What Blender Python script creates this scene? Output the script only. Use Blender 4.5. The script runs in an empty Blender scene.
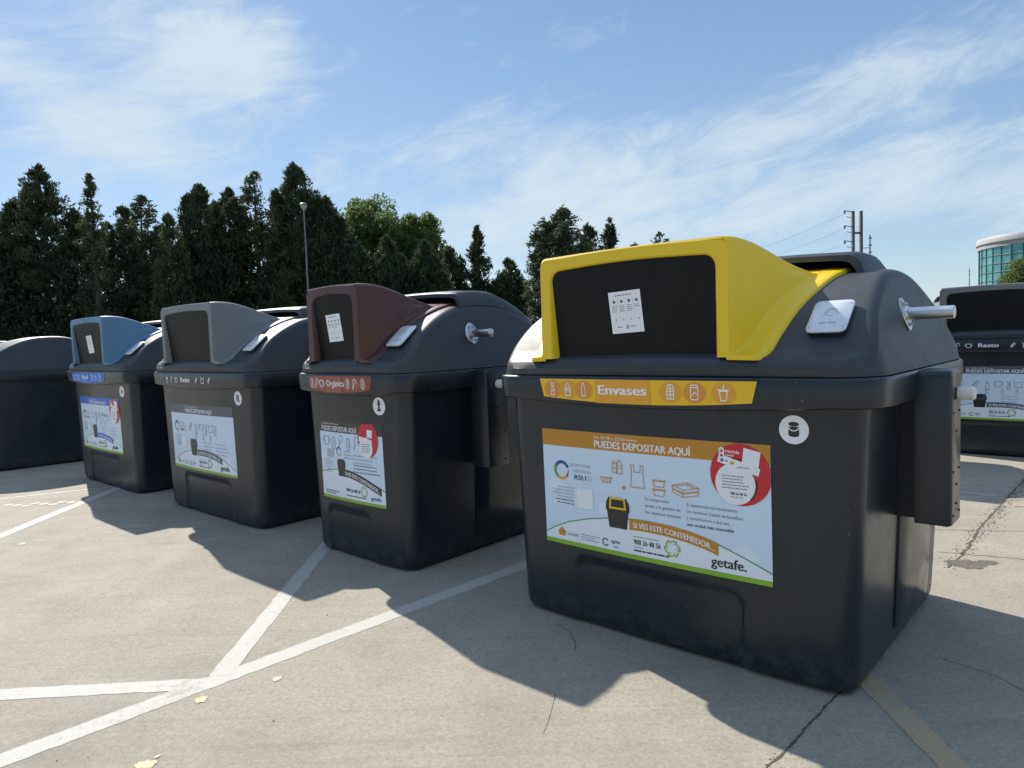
import bpy, bmesh, math, random
import numpy as np
from mathutils import Vector, Matrix

random.seed(7)
rng = np.random.default_rng(11)
scene = bpy.context.scene
R = math.radians
sin, cos, pi = math.sin, math.cos, math.pi

# ------------------------------------------------------------------ camera
FPX, PITCH, ROLL, CAMH = 702.975, R(-3.676), R(2.057), 1.42
cF = Vector((0, cos(PITCH), sin(PITCH)))
_U0 = Vector((1, 0, 0)).cross(cF)
cR = Vector((1, 0, 0)) * cos(ROLL) - _U0 * sin(ROLL)
cU = Vector((1, 0, 0)) * sin(ROLL) + _U0 * cos(ROLL)
cam_d = bpy.data.cameras.new('camera')
cam_d.sensor_width = 36.0
cam_d.lens = FPX / 1024 * 36
cam_d.clip_start = 0.05
cam_d.clip_end = 6000
cam = bpy.data.objects.new('camera', cam_d)
scene.collection.objects.link(cam)
M = Matrix((cR, cU, -cF)).transposed().to_4x4()
M.translation = Vector((0, 0, CAMH))
cam.matrix_world = M
scene.camera = cam

# ------------------------------------------------------------------ light
SUN_EL = R(40.2)
SUN_DIR = Vector((-0.553 * cos(SUN_EL), 0.833 * cos(SUN_EL), sin(SUN_EL))).normalized()
SUN_STRENGTH, SKY_STRENGTH, EXPOSURE = 4.6, 0.085, 0.70
sun_d = bpy.data.lights.new('sun', 'SUN')
sun_d.energy = SUN_STRENGTH
sun_d.angle = R(0.55)
sun_d.color = (1.0, 0.93, 0.83)
sun = bpy.data.objects.new('sun', sun_d)
sun.rotation_euler = SUN_DIR.to_track_quat('Z', 'Y').to_euler()
sun.location = (-10, 15, 20)
scene.collection.objects.link(sun)
scene.view_settings.view_transform = 'Standard'
scene.view_settings.look = 'None'
scene.view_settings.gamma = 1
scene.view_settings.exposure = EXPOSURE
scene.view_settings.use_curve_mapping = False


class NT:
    """small helper round a node tree"""
    def __init__(s, tree):
        s.t = tree; s.n = tree.nodes; s.l = tree.links
    def new(s, kind, **kw):
        n = s.n.new(kind)
        for k, v in kw.items():
            setattr(n, k, v)
        return n
    def put(s, sock, v):
        if isinstance(v, bpy.types.NodeSocket):
            s.l.new(v, sock)
        elif v is not None:
            sock.default_value = v
    def math(s, op, a, b=None, c=None, clamp=False):
        n = s.new('ShaderNodeMath', operation=op, use_clamp=clamp)
        for i, v in enumerate((a, b, c)):
            if v is not None: s.put(n.inputs[i], v)
        return n.outputs[0]
    def vmath(s, op, a, b=None):
        n = s.new('ShaderNodeVectorMath', operation=op)
        s.put(n.inputs[0], a)
        if b is not None: s.put(n.inputs[1], b)
        return n.outputs[0]
    def noise(s, vec, scale, detail=4, rough=0.55, dist=0.0):
        n = s.new('ShaderNodeTexNoise')
        s.put(n.inputs['Vector'], vec)
        n.inputs['Scale'].default_value = scale
        n.inputs['Detail'].default_value = detail
        n.inputs['Roughness'].default_value = rough
        n.inputs['Distortion'].default_value = dist
        return n.outputs['Fac']
    def ramp(s, fac, stops, interp='LINEAR'):
        n = s.new('ShaderNodeValToRGB')
        n.color_ramp.interpolation = interp
        e = n.color_ramp.elements
        while len(e) < len(stops): e.new(0.5)
        for i, (p, c) in enumerate(stops):
            e[i].position = p
            e[i].color = (c, c, c, 1) if not hasattr(c, '__len__') else (*c[:3], 1)
        s.put(n.inputs[0], fac)
        return n.outputs[0]
    def mix(s, fac, a, b, mode='MIX'):
        n = s.new('ShaderNodeMix', data_type='RGBA', blend_type=mode)
        s.put(n.inputs[0], fac)
        s.put(n.inputs[6], a if not isinstance(a, tuple) else (*a[:3], 1))
        s.put(n.inputs[7], b if not isinstance(b, tuple) else (*b[:3], 1))
        return n.outputs[2]
    def mapr(s, v, a, b, c=0.0, d=1.0, smooth=False):
        n = s.new('ShaderNodeMapRange')
        if smooth: n.interpolation_type = 'SMOOTHSTEP'
        s.put(n.inputs[0], v)
        for i, q in enumerate((a, b, c, d)): n.inputs[i + 1].default_value = q
        return n.outputs[0]


def pxdir(px, py):
    return (cF * FPX + cR * (px - 512) + cU * (384 - py)).normalized()


# ------------------------------------------------------------------ sky
world = bpy.data.worlds.new('World')
scene.world = world
world.use_nodes = True
w = NT(world.node_tree)
w.n.clear()
sky = w.new('ShaderNodeTexSky', sky_type='NISHITA')
sky.sun_disc = False
sky.sun_elevation = SUN_EL
sky.sun_rotation = math.atan2(SUN_DIR.x, SUN_DIR.y)
sky.air_density = 1.0
sky.dust_density = 0.25
sky.ozone_density = 2.2
tc = w.new('ShaderNodeTexCoord')
sep = w.new('ShaderNodeSeparateXYZ')
w.l.new(tc.outputs['Generated'], sep.inputs[0])
X, Y, Z = sep.outputs
az = w.math('ARCTAN2', X, Y)
el = w.math('ARCSINE', Z)
# high cirrus: streaky noise in azimuth / elevation, sheared so the streaks climb to the right
comb = w.new('ShaderNodeCombineXYZ')
w.put(comb.inputs[0], az)
w.put(comb.inputs[1], w.math('MULTIPLY', w.math('SUBTRACT', el, w.math('MULTIPLY', az, 0.22)), 3.2))
n1 = w.noise(comb.outputs[0], 2.2, 9, 0.62, 0.7)
n2 = w.noise(comb.outputs[0], 7.0, 8, 0.7, 1.2)
comb2 = w.new('ShaderNodeCombineXYZ')
w.put(comb2.inputs[0], az); w.put(comb2.inputs[1], el); comb2.inputs[2].default_value = 3.1
n3 = w.noise(comb2.outputs[0], 5.0, 8, 0.6, 0.5)
def blob(px, py, rx, ry, ang, amt):
    d = pxdir(px, py)
    a0, e0 = math.atan2(d.x, d.y), math.asin(d.z)
    da = w.math('SUBTRACT', az, a0); de = w.math('SUBTRACT', el, e0)
    c, s_ = cos(R(ang)), sin(R(ang))
    u = w.math('DIVIDE', w.math('ADD', w.math('MULTIPLY', da, c), w.math('MULTIPLY', de, s_)), rx / FPX)
    v = w.math('DIVIDE', w.math('SUBTRACT', w.math('MULTIPLY', de, c), w.math('MULTIPLY', da, s_)), ry / FPX)
    q = w.math('ADD', w.math('MULTIPLY', u, u), w.math('MULTIPLY', v, v))
    return w.math('MULTIPLY', w.math('EXPONENT', w.math('MULTIPLY', q, -1.0)), amt)
blobs = [blob(205, 36, 100, 42, -8, 0.80), blob(40, 92, 105, 30, -22, 0.75), blob(185, 105, 75, 30, 10, 0.55), blob(240, 60, 60, 30, 0, .2),
         blob(500, 150, 170, 34, 0, 0.42), blob(620, 190, 230, 36, 14, 0.40), blob(860, 95, 230, 34, 13, 0.66),
         blob(960, 150, 200, 20, 10, 0.50), blob(900, 200, 260, 22, 3, 0.52), blob(60, 165, 220, 26, 5, 0.34),
         blob(500, 235, 460, 40, 0, 0.44), blob(520, 150, 60, 20, -15, .2), blob(640, 130, 90, 25, 20, 0.2)]
m = blobs[0]
for b in blobs[1:]: m = w.math('ADD', m, b)
tex = w.math('ADD', w.math('MULTIPLY', n1, 0.45), w.math('ADD', w.math('MULTIPLY', n2, 0.42), w.math('MULTIPLY', n3, 0.33)))
dens = w.mapr(w.math('ADD', m, w.math('MULTIPLY', w.math('SUBTRACT', tex, 0.6), 3.6)), 0.10, 1.15, 0.0, 0.88, True)
dens = w.math('MULTIPLY', dens, w.mapr(el, -0.02, 0.05))
# bright cloud veil added out of view overhead to raise the fill light
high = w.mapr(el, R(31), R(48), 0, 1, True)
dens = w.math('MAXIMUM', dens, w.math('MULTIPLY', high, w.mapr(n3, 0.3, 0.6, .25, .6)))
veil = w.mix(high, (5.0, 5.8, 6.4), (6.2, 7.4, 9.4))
tone = w.ramp(w.mapr(el, 0.0, 0.42), [(0, (.36, .48, .59)), (.35, (.25, .375, .53)), (1, (.160, .285, .485))])
tone = w.mix(1.0, tone, (10.0, 10.0, 10.0), 'MULTIPLY')
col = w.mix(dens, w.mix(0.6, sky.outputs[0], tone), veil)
bg = w.new('ShaderNodeBackground')
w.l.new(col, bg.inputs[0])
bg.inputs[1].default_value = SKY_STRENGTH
wo = w.new('ShaderNodeOutputWorld')
w.l.new(bg.outputs[0], wo.inputs[0])

# ------------------------------------------------------------------ materials
MATS = {}
def mat(name, color, rough=0.5, metal=0.0, spec=0.5, var=0.0, vscale=8.0, bump=0.0, bscale=200.0, rvar=0.0, coat=0.0):
    if name in MATS: return MATS[name]
    mt = bpy.data.materials.new(name); mt.use_nodes = True
    t = NT(mt.node_tree); p = t.n['Principled BSDF']
    co = t.new('ShaderNodeTexCoord').outputs['Object']
    p.inputs['Base Color'].default_value = (*color, 1)
    if var:
        f = t.noise(co, vscale, 6, 0.65)
        a = tuple(c * (1 - var) for c in color); b = tuple(min(1, c * (1 + var)) for c in color)
        t.put(p.inputs['Base Color'], t.ramp(f, [(0.3, a), (0.7, b)]))
    p.inputs['Roughness'].default_value = rough
    if rvar:
        f = t.noise(co, 5.0, 7, 0.7)
        t.put(p.inputs['Roughness'], t.mapr(f, 0.3, 0.7, rough - rvar, rough + rvar))
    p.inputs['Metallic'].default_value = metal
    p.inputs['Specular IOR Level'].default_value = spec
    if coat: p.inputs['Coat Weight'].default_value = coat
    if bump:
        bn = t.new('ShaderNodeBump'); bn.inputs['Strength'].default_value = bump
        bn.inputs['Distance'].default_value = 0.002
        t.put(bn.inputs['Height'], t.noise(co, bscale, 3, 0.6))
        t.put(p.inputs['Normal'], bn.outputs[0])
    MATS[name] = mt
    return mt


def plastic(name, color, rough, dust=0.25, bump=0.12, bscale=260.0, dustcol=(0.30, 0.27, 0.22), wave=0.0):
    """moulded plastic with a thin uneven film of dust and small scuffs"""
    mt = bpy.data.materials.new(name); mt.use_nodes = True
    t = NT(mt.node_tree); p = t.n['Principled BSDF']
    co = t.new('ShaderNodeTexCoord').outputs['Object']
    f1 = t.noise(co, 2.6, 8, 0.68, 0.6)
    mp = t.new('ShaderNodeMapping'); mp.inputs['Scale'].default_value = (22, 22, 2.5)
    t.put(mp.inputs[0], co)
    f2 = t.noise(mp.outputs[0], 1.0, 5, 0.6)
    fine = t.noise(co, 90, 3, 0.7)
    film = t.math('MULTIPLY', t.mapr(t.math('ADD', t.math('MULTIPLY', f1, 0.6), t.math('MULTIPLY', f2, 0.4)), 0.42, 0.68), dust * 0.35)
    film = t.math('ADD', film, t.math('MULTIPLY', t.mapr(fine, 0.62, 0.8), dust * 0.18))
    mp3 = t.new('ShaderNodeMapping'); mp3.inputs['Scale'].default_value = (3, 3, 60); mp3.inputs['Rotation'].default_value = (.2, .35, .5)
    t.put(mp3.inputs[0], co)
    scuff = t.math('MULTIPLY', t.mapr(t.noise(mp3.outputs[0], 1.6, 4, 0.8), 0.70, 0.76), t.mapr(t.noise(co, 2.2, 3, 0.6), 0.50, 0.62))
    film = t.math('MAXIMUM', film, t.math('MULTIPLY', scuff, 0.22))
    film = t.math('MAXIMUM', film, t.math('MULTIPLY', t.math('MULTIPLY', t.mapr(t.noise(co, 75, 2, 0.6), 0.70, 0.74), t.mapr(t.noise(co, 3.5, 2, 0.6), 0.56, 0.64)), 0.5))
    if 'body' in name:                       # dried splashes and dust along the foot of the body
        sz = t.new('ShaderNodeSeparateXYZ'); t.put(sz.inputs[0], co)
        foot = t.math('MULTIPLY', t.mapr(sz.outputs[2], 0.0, 0.22, 1, 0), t.mapr(t.noise(co, 14, 6, 0.75), 0.42, 0.66))
        film = t.math('MAXIMUM', film, t.math('MULTIPLY', foot, 0.16))
    t.put(p.inputs['Base Color'], t.mix(film, color, dustcol))
    t.put(p.inputs['Roughness'], t.math('ADD', t.mapr(f1, 0.3, 0.7, rough - 0.05, rough + 0.07), t.math('MULTIPLY', film, 0.6)))
    p.inputs['Specular IOR Level'].default_value = 0.15 if 'flap' in name else 0.45
    bn = t.new('ShaderNodeBump'); bn.inputs['Strength'].default_value = bump; bn.inputs['Distance'].default_value = 0.0015
    t.put(bn.inputs['Height'], t.noise(co, bscale, 3, 0.6))
    last = bn.outputs[0]
    if wave:
        b2 = t.new('ShaderNodeBump'); b2.inputs['Strength'].default_value = wave; b2.inputs['Distance'].default_value = 0.02
        t.put(b2.inputs['Height'], t.noise(co, 3.5, 2, 0.4)); t.l.new(last, b2.inputs['Normal']); last = b2.outputs[0]
    t.put(p.inputs['Normal'], last)
    MATS[name] = mt
    return mt

M_BODY = plastic('anthracite_body_plastic', (0.011, 0.018, 0.026), 0.30, 0.06, 0.08, wave=0.25)
M_RIM = plastic('anthracite_rim_plastic', (0.011, 0.018, 0.026), 0.27, 0.07, 0.06)
M_LID = plastic('anthracite_lid_plastic', (0.030, 0.038, 0.048), 0.47, 0.14, 0.30, 420)
M_FLAP = plastic('black_flap_plastic', (0.009, 0.010, 0.011), 0.5, 0.05, 0.2)
M_PANEL = plastic('smooth_side_panel_plastic', (0.014, 0.020, 0.027), 0.20, 0.10, 0.05, wave=0.3)
HOODS = {
    'yellow': plastic('yellow_hood_plastic', (0.83, 0.56, 0.012), 0.42, 0.12, 0.15),
    'brown': plastic('dark_brown_hood_plastic', (0.070, 0.022, 0.021), 0.42, 0.2, 0.15),
    'grey': plastic('mid_grey_hood_plastic', (0.165, 0.175, 0.18), 0.45, 0.2, 0.15),
    'blue': plastic('dusty_blue_hood_plastic', (0.085, 0.19, 0.30), 0.45, 0.25, 0.15),
}
M_STEEL = mat('galvanised_steel', (0.62, 0.63, 0.64), 0.32, 1.0, var=0.12, vscale=30, rvar=0.1)
M_BOLT = mat('bolt_steel', (0.42, 0.42, 0.42), 0.4, 1.0)
M_WHITE_PL = mat('white_nylon', (0.72, 0.70, 0.64), 0.45, var=0.08)
M_RUBBER = mat('black_rubber', (0.02, 0.02, 0.02), 0.8)
M_CARD = mat('silver_reader_plate', (0.66, 0.70, 0.74), 0.3, 0.25, var=0.05, vscale=20)
def ink(name, c, rough=0.38): return mat('print_' + name, c, rough, var=0.03, vscale=25)
I_WHITE = ink('white', (0.86, 0.87, 0.88)); I_SKY = ink('pale_blue', (0.66, 0.78, 0.90)); I_HILL = ink('near_white', (0.82, 0.86, 0.90))
I_CLOUD = ink('cloud', (0.76, 0.83, 0.90))
I_ORANGE = ink('dark_orange', (0.56, 0.24, 0.02)); I_AMBER = ink('amber', (0.80, 0.36, 0.025)); I_YELLOW = ink('warm_yellow', (0.86, 0.50, 0.015))
I_AMBER2 = ink('deep_amber', (0.74, 0.29, 0.03)); I_GREEN = ink('lime_green', (0.24, 0.46, 0.03)); I_DGREEN = ink('leaf_green', (0.10, 0.36, 0.07))
I_RED = ink('red', (0.62, 0.02, 0.035)); I_BLACK = ink('black', (0.018, 0.02, 0.022)); I_GREY = ink('grey', (0.19, 0.21, 0.25))
I_LGREY = ink('light_grey', (0.42, 0.46, 0.52)); I_NAVY = ink('navy', (0.03, 0.09, 0.27)); I_BLUE = ink('blue', (0.01, 0.13, 0.60))
I_SLATE = ink('slate', (0.085, 0.095, 0.125)); I_BROWN = ink('red_brown', (0.27, 0.062, 0.035)); I_BROWN2 = ink('pale_red_brown', (0.34, 0.09, 0.05))
I_BLUE2 = ink('mid_blue', (0.02, 0.18, 0.68)); I_DARKB = ink('dark_brown', (0.05, 0.035, 0.03)); I_ORLINE = ink('orange_line', (0.62, 0.30, 0.10))


# ------------------------------------------------------------------ object helpers
COL = scene.collection
def link(o, parent=None):
    COL.objects.link(o)
    if parent is not None: o.parent = parent
    return o
def tag(o, label=None, cat=None, group=None, kind=None):
    if label: o['label'] = label
    if cat: o['category'] = cat
    if group: o['group'] = group
    if kind: o['kind'] = kind
    return o
def thing(name, loc, rz, label, cat, group=None):
    o = bpy.data.objects.new(name, None); o.empty_display_size = 0.2
    o.location = loc; o.rotation_euler = (0, 0, rz)
    link(o); return tag(o, label, cat, group)
def mesh_from(name, verts, faces, mats, fm=None, smooth=35, uv=False):
    me = bpy.data.meshes.new(name)
    me.from_pydata([tuple(v) for v in verts], [], [tuple(f) for f in faces])
    for mt in (mats if isinstance(mats, (list, tuple)) else [mats]): me.materials.append(mt)
    if fm is not None: me.polygons.foreach_set('material_index', fm)
    if smooth:
        me.polygons.foreach_set('use_smooth', [True] * len(me.polygons))
        me.set_sharp_from_angle(angle=R(smooth))
    me.update()
    return me
def obj(name, me, parent=None): return link(bpy.data.objects.new(name, me), parent)

class MB:
    """collects boxes, tubes, prisms and lofts into one mesh"""
    def __init__(s): s.v = []; s.f = []
    def add(s, vs, fs):
        o = len(s.v); s.v += [tuple(v) for v in vs]; s.f += [tuple(i + o for i in f) for f in fs]
    def box(s, x0, x1, y0, y1, z0, z1, mtx=None, bev=0.0):
        bm = bmesh.new(); bmesh.ops.create_cube(bm, size=1)
        bmesh.ops.scale(bm, vec=(x1 - x0, y1 - y0, z1 - z0), verts=bm.verts)
        bmesh.ops.translate(bm, vec=((x0 + x1) / 2, (y0 + y1) / 2, (z0 + z1) / 2), verts=bm.verts)
        if bev: bmesh.ops.bevel(bm, geom=bm.edges[:], offset=bev, segments=2, affect='EDGES', profile=0.5)
        if mtx: bm.transform(mtx)
        bm.verts.index_update()
        s.add([v.co[:] for v in bm.verts], [[v.index for v in f.verts] for f in bm.faces]); bm.free()
    def tube(s, pts, rad, n=12, cap=True):
        pts = [Vector(p) for p in pts]
        rads = rad if hasattr(rad, '__len__') else [rad] * len(pts)
        vs = []; fs = []
        for i, p in enumerate(pts):
            d = (pts[min(i + 1, len(pts) - 1)] - pts[max(i - 1, 0)]).normalized()
            a = d.cross(Vector((0, 0, 1)) if abs(d.z) < 0.95 else Vector((1, 0, 0))).normalized(); b = d.cross(a)
            for k in range(n):
                t = 2 * pi * k / n; vs.append(p + (a * cos(t) + b * sin(t)) * rads[i])
        for i in range(len(pts) - 1):
            for k in range(n):
                fs.append((i * n + k, i * n + (k + 1) % n, (i + 1) * n + (k + 1) % n, (i + 1) * n + k))
        if cap:
            fs.append(tuple(range(n))[::-1]); fs.append(tuple((len(pts) - 1) * n + k for k in range(n)))
        s.add(vs, fs)
    def rings(s, rings, cap0=True, cap1=True, closed=True):
        n = len(rings[0]); fs = []
        for i in range(len(rings) - 1):
            for k in range(n if closed else n - 1):
                fs.append((i * n + k, i * n + (k + 1) % n, (i + 1) * n + (k + 1) % n, (i + 1) * n + k))
        if cap0: fs.append(tuple(range(n))[::-1])
        if cap1: fs.append(tuple((len(rings) - 1) * n + k for k in range(n)))
        s.add([p for r in rings for p in r], fs)
    def mesh(s, name, m_, smooth=35): 
        me = mesh_from(name, s.v, s.f, m_, smooth=smooth)
        bm = bmesh.new(); bm.from_mesh(me); bmesh.ops.recalc_face_normals(bm, faces=bm.faces); bm.to_mesh(me); bm.free()
        if smooth: me.set_sharp_from_angle(angle=R(smooth))
        return me

def interp(tbl, x):
    return float(np.interp(x, [a for a, b in tbl], [b for a, b in tbl]))
def smoothtbl(tbl):
    """monotone-ish smoothing of a profile table with a Catmull-Rom curve"""
    out = []
    P = [tbl[0]] + list(tbl) + [tbl[-1]]
    for i in range(1, len(P) - 2):
        p0, p1, p2, p3 = [np.array(q, float) for q in P[i - 1:i + 3]]
        for t in np.linspace(0, 1, 6, endpoint=False):
            out.append(tuple(0.5 * ((2 * p1) + (-p0 + p2) * t + (2 * p0 - 5 * p1 + 4 * p2 - p3) * t * t + (-p0 + 3 * p1 - 3 * p2 + p3) * t ** 3)))
    out.append(tuple(tbl[-1]))
    return out

# ------------------------------------------------------------------ 2-D print (posters, strips, stickers)
FONTCACHE = {}
def text2d(s, size=1.0, bold=0.0):
    """letters as flat polygons; cap height = size"""
    key = (s, bold)
    if key not in FONTCACHE:
        cu = bpy.data.curves.new('txt', 'FONT'); cu.body = s; cu.size = 1.0; cu.offset = bold; cu.resolution_u = 3
        cu.fill_mode = 'FRONT'
        o = bpy.data.objects.new('txt', cu); COL.objects.link(o)
        dg = bpy.context.evaluated_depsgraph_get(); dg.update()
        ev = o.evaluated_get(dg); me = ev.to_mesh()
        vs = [(v.co.x, v.co.y) for v in me.vertices]; fs = [tuple(p.vertices) for p in me.polygons]
        ev.to_mesh_clear(); bpy.data.objects.remove(o); bpy.data.curves.remove(cu)
        FONTCACHE[key] = (vs, fs)
    vs, fs = FONTCACHE[key]
    k = size / 0.72
    return [(x * k, y * k) for x, y in vs], fs

class Print:
    """layers of flat print in 2-D (x right, y up), laid onto a curved surface"""
    def __init__(s): s.v = []; s.f = []; s.m = []; s.mats = []; s.layer = 0
    def mi(s, m_):
        if m_ not in s.mats: s.mats.append(m_)
        return s.mats.index(m_)
    def raw(s, vs, fs, m_, lay):
        o = len(s.v); k = s.mi(m_)
        s.v += [(x, y, lay) for x, y in vs]
        for f in fs: s.f.append(tuple(i + o for i in f)); s.m.append(k)
    def poly(s, pts, m_, lay=1): s.raw(pts, [tuple(range(len(pts)))], m_, lay)
    def rect(s, x0, x1, y0, y1, m_, lay=1): s.poly([(x0, y0), (x1, y0), (x1, y1), (x0, y1)], m_, lay)
    def ell(s, cx, cy, rx, ry, m_, lay=1, n=28, a0=0, a1=360):
        s.poly([(cx + rx * cos(R(a0 + (a1 - a0) * i / n)), cy + ry * sin(R(a0 + (a1 - a0) * i / n))) for i in range(n + (a1 - a0 != 360))], m_, lay)
    def stroke(s, pts, wd, m_, lay=2, closed=False):
        pts = list(pts) + ([pts[0]] if closed else [])
        for (ax, ay), (bx, by) in zip(pts[:-1], pts[1:]):
            dx, dy = bx - ax, by - ay; L = math.hypot(dx, dy) or 1
            nx, ny = -dy / L * wd / 2, dx / L * wd / 2; ex, ey = dx / L * wd / 3, dy / L * wd / 3
            s.poly([(ax - nx - ex, ay - ny - ey), (bx - nx + ex, by - ny + ey), (bx + nx + ex, by + ny + ey), (ax + nx - ex, ay + ny - ey)], m_, lay)
    def arc(s, cx, cy, r, a0, a1, wd, m_, lay=2, n=20, wd1=None):
        wd1 = wd if wd1 is None else wd1
        o = []; i_ = []
        for k in range(n + 1):
            t = k / n; a = R(a0 + (a1 - a0) * t); h = (wd + (wd1 - wd) * t) / 2
            o.append((cx + (r + h) * cos(a), cy + (r + h) * sin(a))); i_.append((cx + (r - h) * cos(a), cy + (r - h) * sin(a)))
        for k in range(n): s.poly([i_[k], o[k], o[k + 1], i_[k + 1]], m_, lay)
    def text(s, t, x, y, size, m_, lay=3, bold=0.0, align='l', width=None, fn=None, rot=0.0):
        vs, fs = text2d(t, size, 0.0)
        w0 = max(v[0] for v in vs) - min(0, min(v[0] for v in vs))
        k = width / w0 if width else 1.0
        wid = w0 * k
        ox = x - (wid if align == 'r' else wid / 2 if align == 'c' else 0)
        out = []
        c, n_ = cos(R(rot)), sin(R(rot))
        for a, b in vs:
            a *= k
            if fn: out.append(fn(ox + a, b))
            else:
                X_, Y_ = (ox - x) + a, b
                out.append((x + X_ * c - Y_ * n_, y + X_ * n_ + Y_ * c))
        n_c = 3 if bold > 0 else 1
        for q in range(n_c):
            d_ = (q - (n_c - 1) / 2) * bold * size * 1.7
            s.raw([(a + d_, b + abs(d_) * .3) for a, b in out], fs, m_, lay + .12 * q)
    def bars(s, x0, x1, y, h, n, gap, m_, lay=3, align='l'):
        """lines of print too small to read: rows of short dashes of word length"""
        rr = random.Random(int((x0 * 7 + y * 13) * 1000))
        for i in range(n):
            L = (x1 - x0) * rr.uniform(0.72, 1.0); a = x0 if align == 'l' else x1 - L
            e = a + L; yy = y - i * gap
            while a < e:
                wl = min(rr.uniform(0.25, 0.9) * h * 7, e - a)
                s.rect(a, a + wl, yy, yy + h, m_, lay); a += wl + h * 0.7
    def mesh(s, name, fn, grid=0.07, step=0.0005):
        """fn(x, y, off) -> 3-D point; off = distance in front of the surface"""
        bm = bmesh.new(); vs = [bm.verts.new(v) for v in s.v]
        small = []
        for f, k in zip(s.f, s.m):
            xs = [s.v[i][0] for i in f]
            if grid and max(xs) - min(xs) <= grid * .6: small.append((f, k)); continue
            try: fc = bm.faces.new([vs[i] for i in f]); fc.material_index = k
            except ValueError: pass
        if grid:
            xs = [v[0] for v in s.v]
            x = math.floor(min(xs) / grid) * grid + grid
            while x < max(xs):
                bmesh.ops.bisect_plane(bm, geom=bm.verts[:] + bm.edges[:] + bm.faces[:], plane_co=(x, 0, 0), plane_no=(1, 0, 0)); x += grid
        for f, k in small:
            try: fc = bm.faces.new([bm.verts.new(s.v[i]) for i in f]); fc.material_index = k
            except ValueError: pass
        bmesh.ops.delete(bm, geom=[v for v in bm.verts if not v.link_faces], context='VERTS')
        for f in bm.faces:
            f.normal_update()
            if f.normal.z < 0: f.normal_flip()
        for v in bm.verts:
            v.co = Vector(fn(v.co.x, v.co.y, 0.0012 + step * v.co.z))
        me = bpy.data.meshes.new(name); bm.to_mesh(me); bm.free()
        for m_ in s.mats: me.materials.append(m_)
        return me

# little line drawings (x, y centred, size h)
def i_bottle(p, x, y, h, m_, wd, lay=3):
    w_ = h * 0.17
    p.stroke([(x - w_, y - h / 2), (x + w_, y - h / 2), (x + w_, y + h * .12), (x + w_ * .45, y + h * .3), (x + w_ * .45, y + h * .5), (x - w_ * .45, y + h * .5), (x - w_ * .45, y + h * .3), (x - w_, y + h * .12)], wd, m_, lay, True)
def i_jug(p, x, y, h, m_, wd, lay=3):
    w_ = h * 0.24
    p.stroke([(x - w_, y - h / 2), (x + w_, y - h / 2), (x + w_, y + h * .2), (x + w_ * .4, y + h * .34), (x + w_ * .4, y + h * .5), (x - w_ * .4, y + h * .5), (x - w_ * .4, y + h * .34), (x - w_, y + h * .2)], wd, m_, lay, True)
    p.stroke([(x - w_, y - h * .1), (x + w_, y - h * .1)], wd, m_, lay); p.stroke([(x - w_, y + h * .08), (x + w_, y + h * .08)], wd, m_, lay)
def i_crush(p, x, y, h, m_, wd, lay=3):
    p.stroke([(x - .2 * h, y + .5 * h), (x + .2 * h, y + .45 * h), (x + .02 * h, y + .2 * h), (x + .16 * h, y + .05 * h), (x + .12 * h, y - .5 * h), (x - .14 * h, y - .5 * h), (x - .1 * h, y), (x - .02 * h, y + .2 * h)], wd, m_, lay, True)
    p.stroke([(x - .12 * h, y - .2 * h), (x + .13 * h, y - .05 * h)], wd, m_, lay)
def i_carton(p, x, y, h, m_, wd, lay=3):
    w_ = h * .26
    p.stroke([(x - w_, y - h / 2), (x + w_, y - h / 2), (x + w_, y + .25 * h), (x + .6 * w_, y + h / 2), (x - .6 * w_, y + h / 2), (x - w_, y + .25 * h)], wd, m_, lay, True)
    for q in (-.2, .05, .25): p.stroke([(x - w_, y + q * h), (x + w_, y + q * h)], wd, m_, lay)
    p.stroke([(x, y - h / 2), (x, y + h / 2)], wd, m_, lay)
def i_can(p, x, y, h, m_, wd, lay=3):
    w_ = h * .27
    p.stroke([(x - w_ * .8, y - h / 2), (x + w_ * .8, y - h / 2), (x + w_, y - .36 * h), (x + w_, y + .36 * h), (x + .75 * w_, y + h / 2), (x - .75 * w_, y + h / 2), (x - w_, y + .36 * h), (x - w_, y - .36 * h)], wd, m_, lay, True)
    p.stroke([(x - w_, y + .33 * h), (x + w_, y + .33 * h)], wd, m_, lay); p.stroke([(x - .6 * w_, y - .2 * h), (x, y), (x + .6 * w_, y - .1 * h)], wd, m_, lay)
def i_cup(p, x, y, h, m_, wd, lay=3):
    w_ = h * .3
    p.stroke([(x - w_ * .65, y - h / 2), (x + w_ * .65, y - h / 2), (x + w_ * .95, y + .12 * h), (x - w_ * .95, y + .12 * h)], wd, m_, lay, True)
    p.stroke([(x - w_ * 1.2, y + .2 * h), (x + w_ * 1.2, y + .2 * h)], wd * 1.3, m_, lay); p.stroke([(x, y + .2 * h), (x + .05 * h, y + .55 * h)], wd, m_, lay)
def i_bag(p, x, y, h, m_, wd, lay=3):
    w_ = h * .36
    p.stroke([(x - w_, y - h / 2), (x + w_, y - h / 2), (x + w_ * .8, y + .2 * h), (x + w_ * .9, y + h / 2), (x + w_ * .5, y + h / 2), (x + w_ * .4, y + .18 * h), (x - w_ * .4, y + .18 * h), (x - w_ * .5, y + h / 2), (x - w_ * .9, y + h / 2), (x - w_ * .8, y + .2 * h)], wd, m_, lay, True)
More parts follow.
